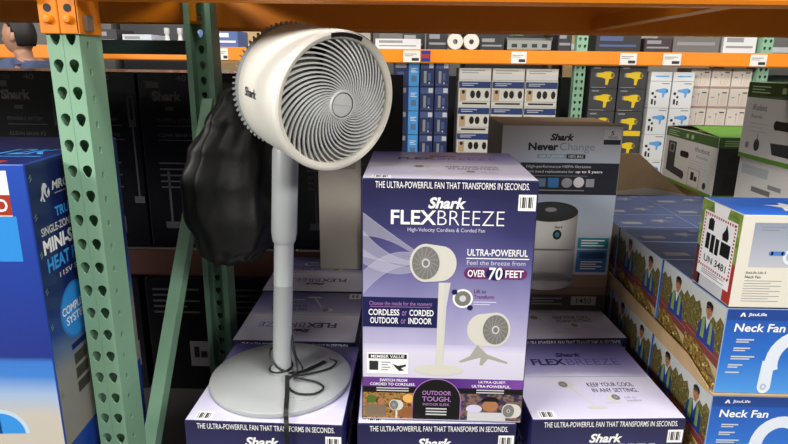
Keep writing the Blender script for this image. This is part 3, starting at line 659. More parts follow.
p.text('TRUE', .20, .165, .37, .198, CYN, 3, bold=.03); p.text('SINGLE-ZONE DIY', .055, .215, .44, .242, LGREY, 3, bold=.02)
p.text('MINI-SPLIT', .055, .255, .52, .305, WHITE, 3, bold=.04); p.text('HEAT PUMP', .07, .320, .52, .368, CYN, 3, bold=.03); p.text('115V Single', .165, .385, .46, .41, LGREY, 3, bold=.015)
p.ell(.27, .545, .155, .155, mat('badge_blue_ink', '#2C76C4', .4), 2); p.ell(.27, .545, .14, .14, SKYB, 3)
p.text('COMPLETE', .135, .515, .40, .545, WHITE, 5, bold=.02); p.text('SYSTEM', .165, .555, .375, .585, WHITE, 5, bold=.02)
p.rect(.18, .66, .42, .682, DBL, 3)
for k in range(3): p.rect(.19, .70+.055*k, .32, .742+.055*k, mat('photo_brown_ink', '#3C3A34', .5), 3)
for k in range(7):
    q = .045+.125*k; p.poly([(.018, q), (.036, q-.010), (.039, q-.005), (.021, q+.005)], STEEL, 3)
    p.poly([(.022, q+.010), (.040, q), (.043, q+.005), (.025, q+.015)], STEEL, 3)
p.build(mr, 'side_print', 'lettering')
p = Print(MW, MD, MH, 'top'); p.rect(.006, .006, .994, .994, DBL, 1); p.text('12K', .80, .52, .96, .70, CYN, 3, bold=.02, shear=.2); p.rect(.72, .76, .97, .775, CYN, 2); p.rect(.6, .90, .92, .98, mat('brick_red_ink', '#A8321E', .4), 2)
p.build(mr, 'top_print', 'lettering')
# what the heat pump carton stands on
c = carton('heat_pump_carton', MW, MD, MH, BLU, (ml.x, ml.y, 1.366-MH*2-.002), th, 'blue heat pump carton underneath the large blue one', 'carton'); 
q = MB(); q.box(-MW/2+.01, MW/2-.01, -MD/2+.01, MD/2-.01, -.105, 0, CARD); q.build('tray', c)

for k, zz_ in enumerate((1.366-MH, 1.366-MH*2-.002)):  # out-of-view carton copies, added to block low light from the left
    src = mr if k == 0 else c
    c2 = copy_tree(src); o2 = Vector((-MW-.02, 0, 0)); o2.rotate(Matrix.Rotation(th, 3, 'Z')); c2.location = Vector((ml.x, ml.y, zz_))+o2
    c2['label'] = ('unseen blue heat pump carton added at left to block light, upper one', 'unseen blue heat pump carton added at left to block light, lower one')[k]
# ------------------------------------------------------------------ neck fan boxes
NW, ND, NH = .255, .165, .205
NBLUE = ramp_mat('neck_fan_front_blue', [(0, '#4E97E2'), (.45, '#2A6CC6'), (1, '#1E4FA8')], rough=.3)
NTOP = mat('neck_fan_lid_blue', '#4A5780', .5, noise_amt=.1, noise_scale=6)
NBODY = mat('neck_fan_box_board', '#8FA4C8', .45)
PHSKY = ramp_mat('park_sky_print', [(0, '#B8AE86'), (1, '#C6CBC8')])
PHTREE = ramp_mat('park_trees_print', [(.28, '#171C0F'), (.40, '#30381C'), (.48, '#857238'), (.55, '#3C4222'), (.66, '#B4A874')], noise_only=True, nscale=(11, 9))
PHAUT = ramp_mat('autumn_trees_print', [(.30, '#241A10'), (.42, '#4A3A20'), (.48, '#A8853A'), (.54, '#3A2E1C'), (.62, '#D8B850'), (.72, '#EDE6CC')], noise_only=True, nscale=(13, 7))
SKIN = mat('skin_tone_ink', '#A8734F', .5); HAIRI = mat('hair_ink', '#1A120E', .5); TABLE = mat('red_table_ink', '#7A3B34', .5); JERS = mat('jersey_blue_ink', '#243C86', .5); JERG = mat('jersey_green_ink', '#7E9A4A', .5)
def park_photo(p):
    p.rect(.01, .01, .99, .99, PHSKY, 1)
    p.poly([(.01, .20), (.10, .13), (.20, .19), (.30, .14), (.40, .24), (.42, .56), (.01, .56)], PHTREE, 2)
    p.poly([(.62, .30), (.70, .20), (.80, .24), (.88, .15), (.99, .20), (.99, .62), (.62, .60)], PHTREE, 2)
    p.poly([(.01, .50), (.99, .55), (.99, .72), (.01, .63)], TABLE, 3); p.line([(.01, .55), (.99, .62)], .012, mat('table_edge_ink', '#A46A5E', .5), 4)
    # people at the table
    p.poly([(.34, .58), (.38, .37), (.46, .29), (.52, .27), (.66, .27), (.73, .30), (.80, .38), (.84, .60)], JERS, 5); p.poly([(.44, .31), (.52, .27), (.54, .53), (.44, .53)], JERG, 6); p.poly([(.66, .27), (.73, .30), (.74, .54), (.66, .54)], JERG, 6)
    p.poly([(.53, .27), (.65, .27), (.59, .40)], LGREY, 7)
    p.rect(.555, .21, .625, .285, SKIN, 6); p.ell(.59, .165, .085, .105, SKIN, 7); p.ell(.59, .125, .094, .075, HAIRI, 8, a0=180, a1=360); p.poly([(.50, .13), (.68, .13), (.67, .155), (.60, .14), (.51, .16)], HAIRI, 8)
    p.ell(.56, .165, .012, .008, HAIRI, 8); p.ell(.62, .165, .012, .008, HAIRI, 8); p.rect(.565, .208, .615, .214, TABLE, 8)
    p.poly([(.01, .63), (.99, .72), (.99, .99), (.01, .99)], mat('park_path_print', '#B7A47A', .5), 2)
    p.poly([(.01, .64), (.30, .62), (.55, .67), (.75, .72), (.90, .80), (.99, .84), (.99, .98), (.5, .985), (.01, .97)], PHAUT, 4)
def horseshoe(p, cx, cy, s, L=3):
    """printed picture of a neck fan: open U band with round ends"""
    k = p.W/p.H
    A = [R(200-a*(220/18)) for a in range(19)]; wd = .42*s
    out = [(cx+s*math.cos(a)*.95, cy-s*math.sin(a)*k*1.05) for a in A]; inn = [(cx+(s-wd)*math.cos(a)*.95, cy-(s-wd*.9)*math.sin(a)*k*1.05) for a in A]
    PW_ = mat('neck_fan_white_ink', '#D9E2EE', .4); SH = mat('neck_fan_shade_ink', '#9FB3D0', .4)
    p.art  # keep order
    for i in range(18): p.poly([out[i], out[i+1], inn[i+1], inn[i]], PW_ if i < 14 else SH, L)
    for sx in (-1, 1):
        ex = cx+sx*.84*s; ey = cy+.30*s*k
        p.poly([(ex-.17*s, ey-.35*s*k), (ex+.19*s, ey-.35*s*k), (ex+.20*s, ey+.50*s*k), (ex-.20*s, ey+.50*s*k)], PW_, L+1); p.ell(ex, ey+.50*s*k, .20*s, .24*s, PW_, L+1); p.ell(ex-.015*s, ey+.52*s*k, .09*s, .10*s, SH, L+2); p.ell(ex-.015*s, ey+.52*s*k, .05*s, .055*s, PW_, L+3)
def neck_box(label, loc):
    root = carton('neck_fan_box', NW-.002, ND-.002, NH-.002, NBODY, loc, 0, label, 'box', 'neck fan boxes', bev=.0015)
    d = (NW-.002, ND-.002, NH-.002)
    p = Print(*d, 'front'); p.rect(.006, .006, .994, .994, NBLUE, 1)
    p.rect(.006, .006, .994, .13, mat('neck_fan_band_ink', '#1E4590', .35), 2)
    p.poly([(.115, .09), (.135, .045), (.15, .045), (.165, .09), (.15, .09), (.143, .065), (.132, .09)], WHITE, 3); p.text('JisuLife', .185, .045, .34, .09, WHITE, 4, bold=.02)
    p.text('Neck Fan', .085, .17, .52, .265, WHITE, 4, bold=.018, shear=.08)
    for k, (v, e) in enumerate(((.35, .27), (.45, .25), (.55, .30), (.65, .21), (.74, .19))):
        p.rect(.12-.012*k, v, e, v+.016, LGREY, 3); 
        if k < 4: p.rect(.12-.012*k, v+.028, e-.04, v+.042, LGREY, 3)
    horseshoe(p, .67, .62, .29)
    p.build(root, 'front_print', 'lettering')
    p = Print(*d, 'left'); park_photo(p); p.build(root, 'side_photo')
    p = Print(*d, 'top'); p.rect(.004, .004, .996, .996, NTOP, 1); p.rect(.10, .62, .36, .80, GREY, 2)
    p.poly([(.55, .38), (.62, .44), (.72, .36), (.70, .46), (.80, .54), (.69, .54), (.64, .66), (.61, .55), (.50, .56), (.58, .48)], GREY, 2); p.rect(.80, .20, .90, .27, GREY, 2)
    p.build(root, 'lid_print')
    return root
NX0, NY0, NZ1 = .703, 1.19, 1.052
rows_w = ['front', 'second', 'third', 'fourth', 'fifth', 'sixth', 'rearmost']
first = None
def place_neck(layer, colm, row):
    global first
    lab = {0: 'blue neck fan box in the upper layer, left column, %s from the front', 1: 'blue neck fan box in the lower layer, left column, %s from the front'}[layer] if colm == 0 else 'blue neck fan box in the upper layer, inner column, %s from the front'
    rw = rows_w[row]
    if row in (0, 6):
        lab = ('blue neck fan box, %s of the ' % rw) + ('upper layer, left column' if layer == 0 and colm == 0 else 'lower layer, left column' if layer == 1 else 'upper layer, inner column')
    else: lab = lab % rw
    l = (NX0+NW/2+colm*NW+(.004*((row*3) % 2)), NY0+ND/2+row*(ND+.001), NZ1-NH-layer*(NH+.006))
    if first is None: first = neck_box(lab, l)
    else:
        c = copy_tree(first); c.location = l; c['label'] = lab
for layer in (0, 1):
    for colm in ((0, 1) if layer == 0 else (0,)):
        for row in range(7): place_neck(layer, colm, row)
ZL2 = NZ1-2*NH-.006
# one cardboard tray: floor sheet and side wall modelled as two objects
TZ = NZ1-NH
q = MB(); q.box(NX0-.004, NX0+2*NW, 1.185, 2.37, TZ-.004, TZ-.001, CARD); tag(q.build('tray_floor'), 'thin brown cardboard tray floor between the neck fan box layers', 'cardboard')
q = MB(); prof = [(1.20, TZ-.004), (2.37, TZ-.004), (2.37, TZ+.045), (1.31, TZ+.034), (1.20, TZ+.008)]; x = NX0-.0085; t = .003
q.face([(x, a, b_) for a, b_ in prof][::-1], CARD); q.face([(x+t, a, b_) for a, b_ in prof], CARD)
for i in range(5):
    (a, b_), (c_, d_) = prof[i], prof[(i+1) % 5]; q.face([(x, a, b_), (x, c_, d_), (x+t, c_, d_), (x+t, a, b_)], CARD)
tag(q.build('tray_wall'), 'brown cardboard tray edge along the foot of the upper neck fan boxes', 'cardboard')
c = carton('base_carton', NW*2, 1.17, ZL2-.008-FLOOR-.145, CARD, (NX0+NW, 1.77, FLOOR+.145), 0, 'brown carton base under the neck fan boxes', 'carton')
q = MB(); q.box(-NW, NW, -.586, -.5855, .1, .12, mat('clear_tape', '#B8A078', .3)); q.build('tape_strip', c)
c = carton('base_carton', NW-.01, 1.16, NH, CARD, (NX0+NW*1.5, 1.77, ZL2), 0, 'brown filler carton behind the lower layer of neck fan boxes', 'carton')
q = MB(); q.box(-.12, .12, -.5812, -.5802, .08, .11, mat('clear_tape', '#B8A078', .3)); q.build('tape_strip', c)
# cut cardboard flap at the back of the tray
fl = empty('cardboard_flap', (.98, 2.365, NZ1-NH), 0, 'tan cut-down cardboard flap standing behind the neck fan boxes', 'cardboard')
prof = [(-.18, 0), (.20, 0), (.20, .18), (.165, .205), (-.035, .368), (-.18, .372)]
q = MB(); q.face([(a, 0, b_) for a, b_ in prof], CARD); q.face([(a, .004, b_) for a, b_ in prof][::-1], CARD)
for i in range(len(prof)):
    (a, b_), (c_, d_) = prof[i], prof[(i+1) % len(prof)]; q.face([(a, 0, b_), (a, .004, b_), (c_, .004, d_), (c_, 0, d_)], CARD)
q.build('flap_panel', fl)
q = MB(); q.face([(-.18, -.002, .205), (.0, -.006, .232), (.17, -.005, .205), (.17, -.002, .19), (-.18, -.001, .19)], mat('white_cardboard', '#C9C2B4', .7)); q.build('inner_lip', fl)

# box turned backwards on top: white back, lithium battery mark on its side
wb = carton('neck_fan_box', NW, ND+.005, NH, mat('cream_box_board', '#DCD8CB', .45), (NX0+NW/2+.003, NY0+ND/2+.004, NZ1+.001), 0, 'white-backed neck fan box on top with a battery warning label', 'box', 'neck fan boxes', bev=.0015)
d = (NW, ND+.005, NH)
p = Print(*d, 'front'); IMG = ramp_mat('grey_product_photo', [(0, '#B9BDC6'), (1, '#8E96AA')]); PB_ = mat('pill_blue_ink', '#4B79C4', .4)
p.rect(.10, .08, .99, .555, IMG, 1); p.lines(.16, .12, .36, 2, .03, GREY, 2); PWm = mat('neck_fan_white_ink', '#D9E2EE', .4)
p.poly([(.38, .42), (.42, .36), (.75, .10), (.84, .16), (.52, .47)], PWm, 2); p.ell(.44, .44, .07, .07, PWm, 3); p.ell(.44, .44, .042, .042, IMG, 4); p.ell(.72, .44, .085, .09, PWm, 3); p.ell(.72, .44, .045, .05, GREY, 4)
for u, v in ((.27, .38), (.50, .235), (.72, .24)): p.rect(u, v, u+.10, v+.045, PB_, 5); p.ell(u, v+.0225, .018, .018, PB_, 5); p.ell(u+.1, v+.0225, .018, .018, PB_, 5)
p.text('JisuLife Life 5', .09, .60, .26, .632, DKGREY, 3, bold=.01); p.text('Neck Fan', .09, .645, .22, .675, DKGREY, 3, bold=.01); p.lines(.09, .70, .40, 9, .028, GREY, 2, th=.25)
p.rect(.70, .61, .86, .625, DKGREY, 3)
p.ell(.82, .74, .12, .05, DKGREY, 2, a0=180, a1=360); p.ell(.82, .745, .105, .04, mat('cream_box_print', '#DCD8CB', .45), 3, a0=180, a1=360)
p.rect(.58, .58, .583, .97, LGREY, 2); p.build(wb, 'back_print', 'lettering', back=mat('cream_box_board', '#DCD8CB', .45))
p = Print(*d, 'top'); p.rect(.004, .004, .996, .996, mat('bright_blue_lid', '#2A6FE0', .35), 1); p.poly([(.55, .3), (.60, .45), (.75, .5), (.62, .58), (.66, .8), (.55, .66), (.42, .78), (.47, .58), (.36, .45), (.5, .45)], WHITE, 2); p.build(wb, 'lid_print')
p = Print(*d, 'left')
p.rect(.01, .01, .99, .99, ramp_mat('lawn_print', [(.3, '#4E6A26'), (.5, '#7F9A3C'), (.7, '#A9B85A')], noise_only=True, nscale=(5, 7)), 1)
p.rect(.01, .55, .2, .99, mat('dark_red_print', '#5A2A26', .5), 2); p.rect(.15, .72, .85, .99, LGREY, 2); p.rect(.80, .55, .99, .99, mat('red_shirt_print', '#A83228', .5), 3); p.poly([(.3, .01), (.7, .01), (.66, .12), (.34, .12)], WHITE, 2); p.ell(.6, .80, .1, .08, SKIN, 3)
RED = mat('hatch_red_ink', '#B4281E', .45)
a0, b0, a1, b1 = .12, .14, .90, .76
p.rect(a0-.02, b0-.02, a1+.02, b1+.10, WHITE, 4)
n = 14
for k in range(n):
    u = a0+(a1-a0)*k/n; e = (a1-a0)/n*.55
    p.rect(u, b0, u+e, b0+.028, RED, 5); p.rect(u, b1-.028, u+e, b1, RED, 5)
for k in range(16):
    v = b0+(b1-b0)*k/16; e = (b1-b0)/16*.55; p.rect(a0, v, a0+.035, v+e, RED, 5); p.rect(a1-.035, v, a1, v+e, RED, 5)
p.rect(.24, .20, .38, .32, BLACK, 5); p.rect(.27, .185, .35, .20, BLACK, 5); p.rect(.22, .36, .32, .54, BLACK, 5); p.rect(.345, .36, .445, .56, BLACK, 5); p.rect(.47, .38, .56, .56, BLACK, 5); p.rect(.60, .38, .83, .53, BLACK, 5)
p.poly([(.62, .36), (.60, .30), (.66, .24), (.68, .18), (.74, .26), (.76, .31), (.74, .36)], BLACK, 5); p.text('UN 3481', .24, .61, .80, .69, BLACK, 6, bold=.015); p.lines(.22, .775, .8, 3, .022, GREY, 5)
p.build(wb, 'side_print', 'lettering')

# ------------------------------------------------------------------ robot vacuum boxes
RG = mat('leaf_green_ink', '#5E8F2A', .4); RGD = mat('moss_green_ink', '#3F6224', .4); RW = mat('robot_box_white', '#DAD8D0', .5)
c = carton('base_carton', .56, 1.13, NZ1-FLOOR-.147, CARD, (1.51, 1.8, FLOOR+.145), 0, 'tall brown carton stack base under the robot vacuum boxes', 'carton')
q = MB(); q.box(-.25, .25, -.5662, -.5652, .5, .53, mat('clear_tape', '#B8A078', .3)); q.build('tape_strip', c)
c = carton('base_carton', .56, .42, NZ1-FLOOR-.004, CARD, (1.51, 2.6, FLOOR), 0, 'brown carton base behind, under the open green robot box', 'carton')
q = MB(); q.box(-.25, .25, -.2112, -.2102, .5, .53, mat('clear_tape', '#B8A078', .3)); q.build('tape_strip', c)
def robot_art(p, dark=False):
    p.rect(.004, .004, .996, .17, RGD, 1); p.rect(.004, .94, .996, .996, RG, 1)
    p.lines(.06, .05, .28, 3, .036, mat('pale_green_ink', '#A9C88A', .5), 2); p.rect(.42, .06, .47, .13, mat('pale_green_ink', '#A9C88A', .5), 3); p.rect(.52, .06, .57, .13, mat('pale_green_ink', '#A9C88A', .5), 3)
def robot_left(p):
    robot_art(p)
    p.text('iRobot', .62, .24, .88, .32, GREY, 3, bold=.02); p.text('Roomba', .66, .37, .86, .42, GREY, 3); p.lines(.55, .48, .86, 5, .05, LGREY, 2, th=.3)
    p.rect(.08, .25, .25, .78, DKGREY, 2); p.rect(.115, .28, .215, .45, GREY, 3); p.ell(.165, .365, .035, .035, BLACK, 4); p.poly([(.08, .66), (.45, .73), (.47, .80), (.45, .87), (.08, .80)], DKGREY, 3)
    p.rect(.37, .37, .49, .48, BLACK, 2); p.ell(.37, .425, .028, .028, BLACK, 2); p.ell(.49, .425, .028, .028, BLACK, 2)
    p.rect(.54, .62, .76, .93, mat('label_pink_ink', '#B08878', .5), 2); p.rect(.55, .63, .75, .92, RW, 3); p.rect(.60, .68, .66, .82, BLACK, 4); p.rect(.67, .74, .72, .82, BLACK, 4); p.ell(.86, .84, .03, .03, DKGREY, 3)
rb = carton('robot_vacuum_box', .40, .46, .240, RW, (1.205+.20, 2.275+.23, NZ1+.001), 0, 'white and green robot vacuum box with its lid ajar', 'box', 'robot vacuum boxes', topm=mat('tan_flap', '#B6A78A', .7))
p = Print(.40, .46, .240, 'left'); robot_left(p); p.build(rb, 'side_print', 'lettering', back=RW)
p = Print(.40, .46, .240, 'front'); robot_art(p); p.rect(.01, .17, .99, .94, mat('dark_product_photo', '#1A1A20', .45), 1); p.ell(.35, .40, .25, .14, mat('robot_black_print', '#0D0D10', .4), 2); p.rect(.1, .6, .9, .9, mat('robot_black_print', '#0D0D10', .4), 2); p.build(rb, 'front_print', 'lettering')
q = MB(); q.face([(-.2, -.23, .241), (.2, -.23, .241), (.2, .0, .262), (-.2, .0, .262)], RG); q.face([(-.2, -.23, .2395), (.2, -.23, .2395), (.2, .0, .2605), (-.2, .0, .2605)][::-1], RG); q.build('lid_flap', rb)
q = MB(); q.face([(-.2, .23, .241), (-.2, .01, .264), (.2, .01, .264), (.2, .23, .241)], mat('bright_green_flap', '#8FC63A', .45)); q.build('lid_flap', rb)
lb = carton('robot_vacuum_box', .42, .46, .182, RW, (1.248+.21, 1.735+.23, NZ1+.001), R(0), 'white box under the upper right robot vacuum box', 'box', 'robot vacuum boxes')
p = Print(.42, .46, .182, 'left'); p.rect(.05, .12, .4, .3, mat('pale_art_ink', '#B9BFC0', .5), 1); p.rect(.42, .38, .58, .46, GREY, 3); p.rect(.22, .50, .46, .60, MIDG, 3); p.rect(.30, .68, .62, .75, GREY, 3); p.rect(.84, .25, .90, .55, BLACK, 2); p.rect(.91, .38, .95, .55, BLACK, 2); p.build(lb, 'side_print', 'lettering', back=RW)
ub = carton('robot_vacuum_box', .42, .47, .268, RW, (1.242+.21, 1.735+.23, NZ1+.184), R(.6), 'dim white and green robot vacuum box at the upper right edge', 'box', 'robot vacuum boxes', topm=RGD)
p = Print(.42, .47, .268, 'left'); robot_art(p)
p.rect(.004, .004, .996, .2, RGD, 1); p.text('iRobot', .10, .28, .28, .36, GREY, 3, bold=.02); p.text('Roomba', .10, .41, .24, .46, GREY, 3); p.lines(.10, .52, .32, 3, .05, LGREY, 2, th=.3)
p.rect(.42, .46, .56, .57, BLACK, 2); p.ell(.42, .515, .034, .034, BLACK, 2); p.ell(.56, .515, .034, .034, BLACK, 2); p.ell(.22, .80, .035, .045, DKGREY, 2); p.rect(.215, .65, .225, .76, GREY, 2); p.poly([(.38, .74), (.9, .70), (.99, .84), (.95, .88), (.42, .88)], DKGREY, 2); p.ell(.10, .82, .025, .025, GREY, 2)
p.build(ub, 'side_print', 'lettering', back=RW)

# ------------------------------------------------------------------ dark vacuum cartons behind on the left
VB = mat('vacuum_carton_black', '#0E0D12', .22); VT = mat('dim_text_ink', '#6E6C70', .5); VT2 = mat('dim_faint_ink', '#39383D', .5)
SY = 2.42
vac = None
vw, vd, vh = .300, .36, .728
def vac_box(label, loc):
    root = carton('vacuum_carton', vw, vd, vh, VB, loc, 0, label, 'carton', 'black vacuum cartons in the dark')
    p = Print(vw, vd, vh, 'front')
    p.rect(.08, .02, .34, .045, VT2, 1); p.rect(.10, .052, .28, .085, VT, 1); p.text('40', .52, .015, .66, .045, VT, 2, bold=.02)
    p.text('Shark', .18, .10, .58, .155, VT, 2, bold=.045); p.rect(.34, .185, .46, .207, VT2, 1)
    p.text('POWERFUL BATTERY', .22, .25, .72, .272, VT2, 2, bold=.01); p.rect(.22, .29, .76, .295, VT2, 1); p.text('CLEAN SENSE IQ', .22, .335, .72, .357, VT2, 2, bold=.01); p.rect(.22, .37, .78, .375, VT2, 1)
    p.rect(.86, .12, .96, .30, VT2, 1); p.rect(.89, .14, .93, .26, VB, 2); p.rect(.90, .30, .925, .70, VT2, 1); p.rect(.84, .70, .98, .74, VT2, 1)
    p.lines(.2, .50, .7, 5, .035, VT2, 1, th=.25); p.rect(.55, .82, .68, .92, VT2, 1); p.rect(.3, .55, .33, .85, VT2, 1); p.rect(.22, .85, .42, .89, VT2, 1)
    p.build(root, 'front_print', 'lettering', back=VB); return root
names = ['behind the person end of the dark shelf', 'left of the green upright, above the blue carton', 'just right of the green upright', 'left of the dark rear upright', 'behind the black bag', 'behind the fan pole', 'beside the plain grey carton']
for k, x in enumerate((-1.845, -1.54, -1.235, -.925, -.615, -.305)):
    lab = 'black vacuum carton ' + ['at the left edge of the dark shelf', 'seen left of the green upright, above the blue carton', 'partly hidden by the green upright', 'seen between the green upright and the black bag', 'mostly hidden behind the black bag', 'in the gap between fan pole and grey carton'][k]
    if vac is None: vac = vac_box(lab, (x, SY+vd/2, .778))
    else:
        c = copy_tree(vac); c.location = (x+random.uniform(-.003, .003), SY+vd/2+random.uniform(0, .01), .778); c['label'] = lab
    c = copy_tree(vac); c.location = (x, SY+vd*1.5+.016, .778); c['label'] = 'second-row ' + lab.replace('partly hidden', 'almost hidden').replace('seen left of the green upright, above the blue carton', 'lid seen left of the green upright')
rr = empty('pallet_rack', (0, 0, 0), 0, 'dark rear pallet rack holding the black vacuum cartons', 'rack')
beam(rr, -2.4, -.1, SY-.01, .645, h=.115, m=mat('shade_darkened_beam', '#4A2A20', .5)); deck(rr, -2.4, -.1, SY+.04, SY+.78, .7595, 4, mat('brown_board', '#4A3A2C', .7))  # beam colour darkened to brown to stand in for shade on orange paint
for x in (-2.48, -.1):
    q = MB(); q.box(x, x+.075, SY+.0, SY+.07, FLOOR, .776, GREEN); q.build('column', rr, bevel=.003)
for k, x in enumerate((-1.33, -1.0, -.67)):
    c = carton('lower_carton', .30, .34, .55, VB, (x, SY+.22, FLOOR), 0, 'dark carton on the bottom level, ' + ['leftmost behind the upright', 'showing a white battery label', 'behind the rear upright'][k], 'carton', 'dark cartons on the bottom level')
    p = Print(.30, .34, .55, 'front'); p.lines(.1, .08, .8, 5, .05, VT2, 1, th=.35); p.rect(.6, .55, .92, .78, VT, 1); p.rect(.66, .60, .74, .70, BLACK, 2); p.rect(.76, .64, .86, .70, BLACK, 2); p.build(c, 'front_print', back=VB)

# ------------------------------------------------------------------ rack across the far aisle
BY = 4.5
fr_ = empty('pallet_rack', (0, 0, 0), 0, 'far pallet rack with bright orange beam across the next aisle', 'rack')
DECKM = mat('deck_grey', '#77736C', .7)
beam(fr_, -3.2, 3.6, BY, 1.556, h=.1, depth=.05); deck(fr_, -3.2, 3.6, BY+.05, BY+.75, 1.6378, 4, DECKM)
beam(fr_, -3.2, 3.6, BY-.005, .544, h=.12, depth=.05); deck(fr_, -3.2, 3.6, BY+.05, BY+.75, .6458, 4, DECKM)
for x in (-2.95, 1.268, 2.62): rack_frame(fr_, x, .08, BY+.06, BY+.72, .07, zc=2.4, braces=False)
q = MB(); q.box(2.71, 2.80, BY+.3, BY+.38, FLOOR, 2.5, DGREEN); q.build('column', fr_); q = MB(); q.box(2.8, 3.5, BY+.3, BY+.34, 1.45, 1.5, DGREEN); q.build('tie_bar', fr_)
PC = mat('price_card', '#E6E3DC', .5)
for k, (x, wd) in enumerate(((-.01, .125), (.78, .112), (1.572, .122), (1.885, .13), (2.515, .12), (-1.37, .07))):
    root = empty('price_card', (x+wd/2, BY-.004, 1.564), 0, 'white price card on the far beam, ' + ['above the navy boxes', 'above the white boxes', 'above the yellow hair dryers', 'above the blue hair dryers', 'at the right end', 'seen left of the fan head'][k], 'price card', 'price cards on the far beam')
    q = MB(); q.box(-wd/2, wd/2, -.0015, .0015, 0, .082, PC); q.build('card', root)
    q = MB(); q.box(-wd*.42, wd*.3, -.0022, -.0016, .055, .06, GREY); q.box(-wd*.42, wd*.1, -.0022, -.0016, .043, .047, GREY); q.box(.0, wd*.42, -.0022, -.0016, .010, .030, DKGREY); q.build('print', root)
root = empty('price_card', (.155, BY-.004, 1.572), 0, 'small blue and red sticker card on the far beam', 'price card'); q = MB(); q.box(-.033, .033, -.0015, .0015, 0, .075, BLU); q.build('card', root); q = MB(); q.box(-.028, .028, -.0022, -.0016, .02, .05, mat('brick_red_ink', '#A8321E', .4)); q.build('print', root)

ORD = ['top', 'second', 'third', 'fourth', 'bottom']
def stack(name, cols, rows, zb, dw, dh, depth, y, body, art, lab, cat_, grp, colw=None, hs=None, topm=None):
    """a wall of boxed goods, each box its own thing; cols = left x, rows counted from the top"""
    proto = None
    for r in range(rows):
        for c, x in enumerate(cols):
            l = (x+dw/2, y+depth/2, zb+(rows-1-r)*dh)
            cw = colw[c]; label = lab % (ORD[r] + ' row, ' + cw)
            if proto is None:
                proto = carton(name, dw-.006, depth, dh-.002, body, l, 0, label, cat_, grp, bev=.002, topm=topm); art(proto, dw-.006, depth, dh-.002)
            else:
                q = copy_tree(proto); q.location = l; q['label'] = label
    return proto
LCR = ['left column', 'middle column', 'right column']
def art_navy(root, w, d, h):
    p = Print(w, d, h, 'front'); LB = mat('bright_cyan_print', '#4E9BE0', .4); SB = mat('slate_blue_print', '#4A5A86', .4)
    p.rect(.03, .03, .97, .28, SB, 1); p.rect(.62, .05, .94, .24, LGREY, 2); p.rect(.25, .36, .45, .86, GREY, 1); p.rect(.55, .45, .75, .75, SB, 1); p.ell(.65, .85, .06, .06, LGREY, 1); p.rect(.06, .9, .94, .94, SB, 1); p.build(root, 'front_print', back=NV)
NV = mat('navy_goods_board', '#26305A', .45)
stack('navy_goods_box', [.118, .229], 5, .666, .109, .1804, .3, BY+.06, NV, art_navy, 'navy boxed gadget in the far rack stack, %s', 'box', 'navy goods boxes on the far rack', ['right-hand pair, left', 'right-hand pair, right'])
def art_cyan(root, w, d, h):
    p = Print(w, d, h, 'front'); LB = mat('bright_cyan_print', '#4E9BE0', .4)
    p.rect(.60, .01, .99, .99, LB, 1); p.lines(.68, .25, .92, 3, .07, WHITE, 3); p.rect(.70, .55, .9, .8, mat('steel_blue_ink', '#5B7796', .4), 2); p.rect(.08, .05, .5, .25, GREY, 1); p.rect(.15, .4, .4, .85, mat('slate_blue_print', '#4A5A86', .4), 1); p.build(root, 'front_print', 'lettering', back=NV)
stack('navy_goods_box', [-.085], 5, .666, .20, .1804, .3, BY+.06, NV, art_cyan, 'navy box with bright blue stripe in the far rack, %s', 'box', 'blue striped goods boxes on the far rack', ['left end'])
WG = mat('white_goods_board', '#CFCCC2', .5)
def art_shoe(root, w, d, h):
    p = Print(w, d, h, 'front'); DB = mat('dark_blue_band_print', '#233A6E', .4)
    p.rect(.01, .05, .99, .30, DB, 1); p.lines(.1, .11, .6, 2, .07, LGREY, 2); p.ell(.44, .54, .075, .12, BLACK, 2); p.ell(.62, .54, .075, .12, BLACK, 2); p.ell(.88, .54, .07, .12, BLACK, 2); p.rect(.05, .36, .24, .78, mat('tan_photo_print', '#B79A78', .5), 1); p.ell(.15, .45, .05, .06, HAIRI, 2); p.rect(.01, .80, .99, .82, GREY, 1); p.rect(.12, .86, .9, .93, DKGREY, 1); p.build(root, 'front_print', back=WG)
ORD = ['top', 'second', 'third', 'bottom']
stack('massager_box', [.408, .658, .908], 4, .666, .248, .19375, .3, BY+.06, WG, art_shoe, 'white box with two black pads in the far rack, %s', 'box', 'white massager boxes on the far rack', LCR)
def art_plain(root, w, d, h):
    p = Print(w, d, h, 'front'); p.rect(.02, .55, .98, .85, LGREY, 1); p.lines(.08, .15, .8, 2, .2, GREY, 2, th=.4); p.build(root, 'front_print', back=WG)
for k, x in enumerate((.408, .658, .908)):
    c = carton('flat_box', .238, .3, .085, WG, (x+.124, BY+.21, .666+4*.19375), 0, 'flat white box lying on the white box stack, ' + LCR[k], 'box', 'flat boxes on the far rack'); art_plain(c, .238, .3, .085)
YEL = mat('dryer_yellow_ink', '#E8C414', .4); DG = mat('charcoal_goods_board', '#3A3A3C', .5); DBLU = mat('dryer_blue_ink', '#5A9BD6', .4)
def dryer(p, m, cx, cy, s, L=2):
    k = p.W/p.H
    Q = [(-1.0, -.12), (-.95, -.26), (-.45, -.30), (-.1, -.42), (.45, -.45), (.80, -.30), (.95, 0), (.80, .28), (.45, .36), (.40, .40), (.30, 1.0), (.02, 1.0), (.0, .36), (-.45, .22), (-.95, .16), (-1.0, .02)]
    p.poly([(cx+a*s, cy+b_*s*k) for a, b_ in Q], m, L); p.rect(cx-1.12*s, cy-.24*s*k, cx-.92*s, cy+.15*s*k, GREY, L+1); p.ell(cx+.72*s, cy-.03*s*k, .16*s, .26*s, mat('dryer_vent_print', '#6E6228', .4) if m is YEL else mat('dryer_vent_blue_print', '#3C6E9E', .4), L+1)
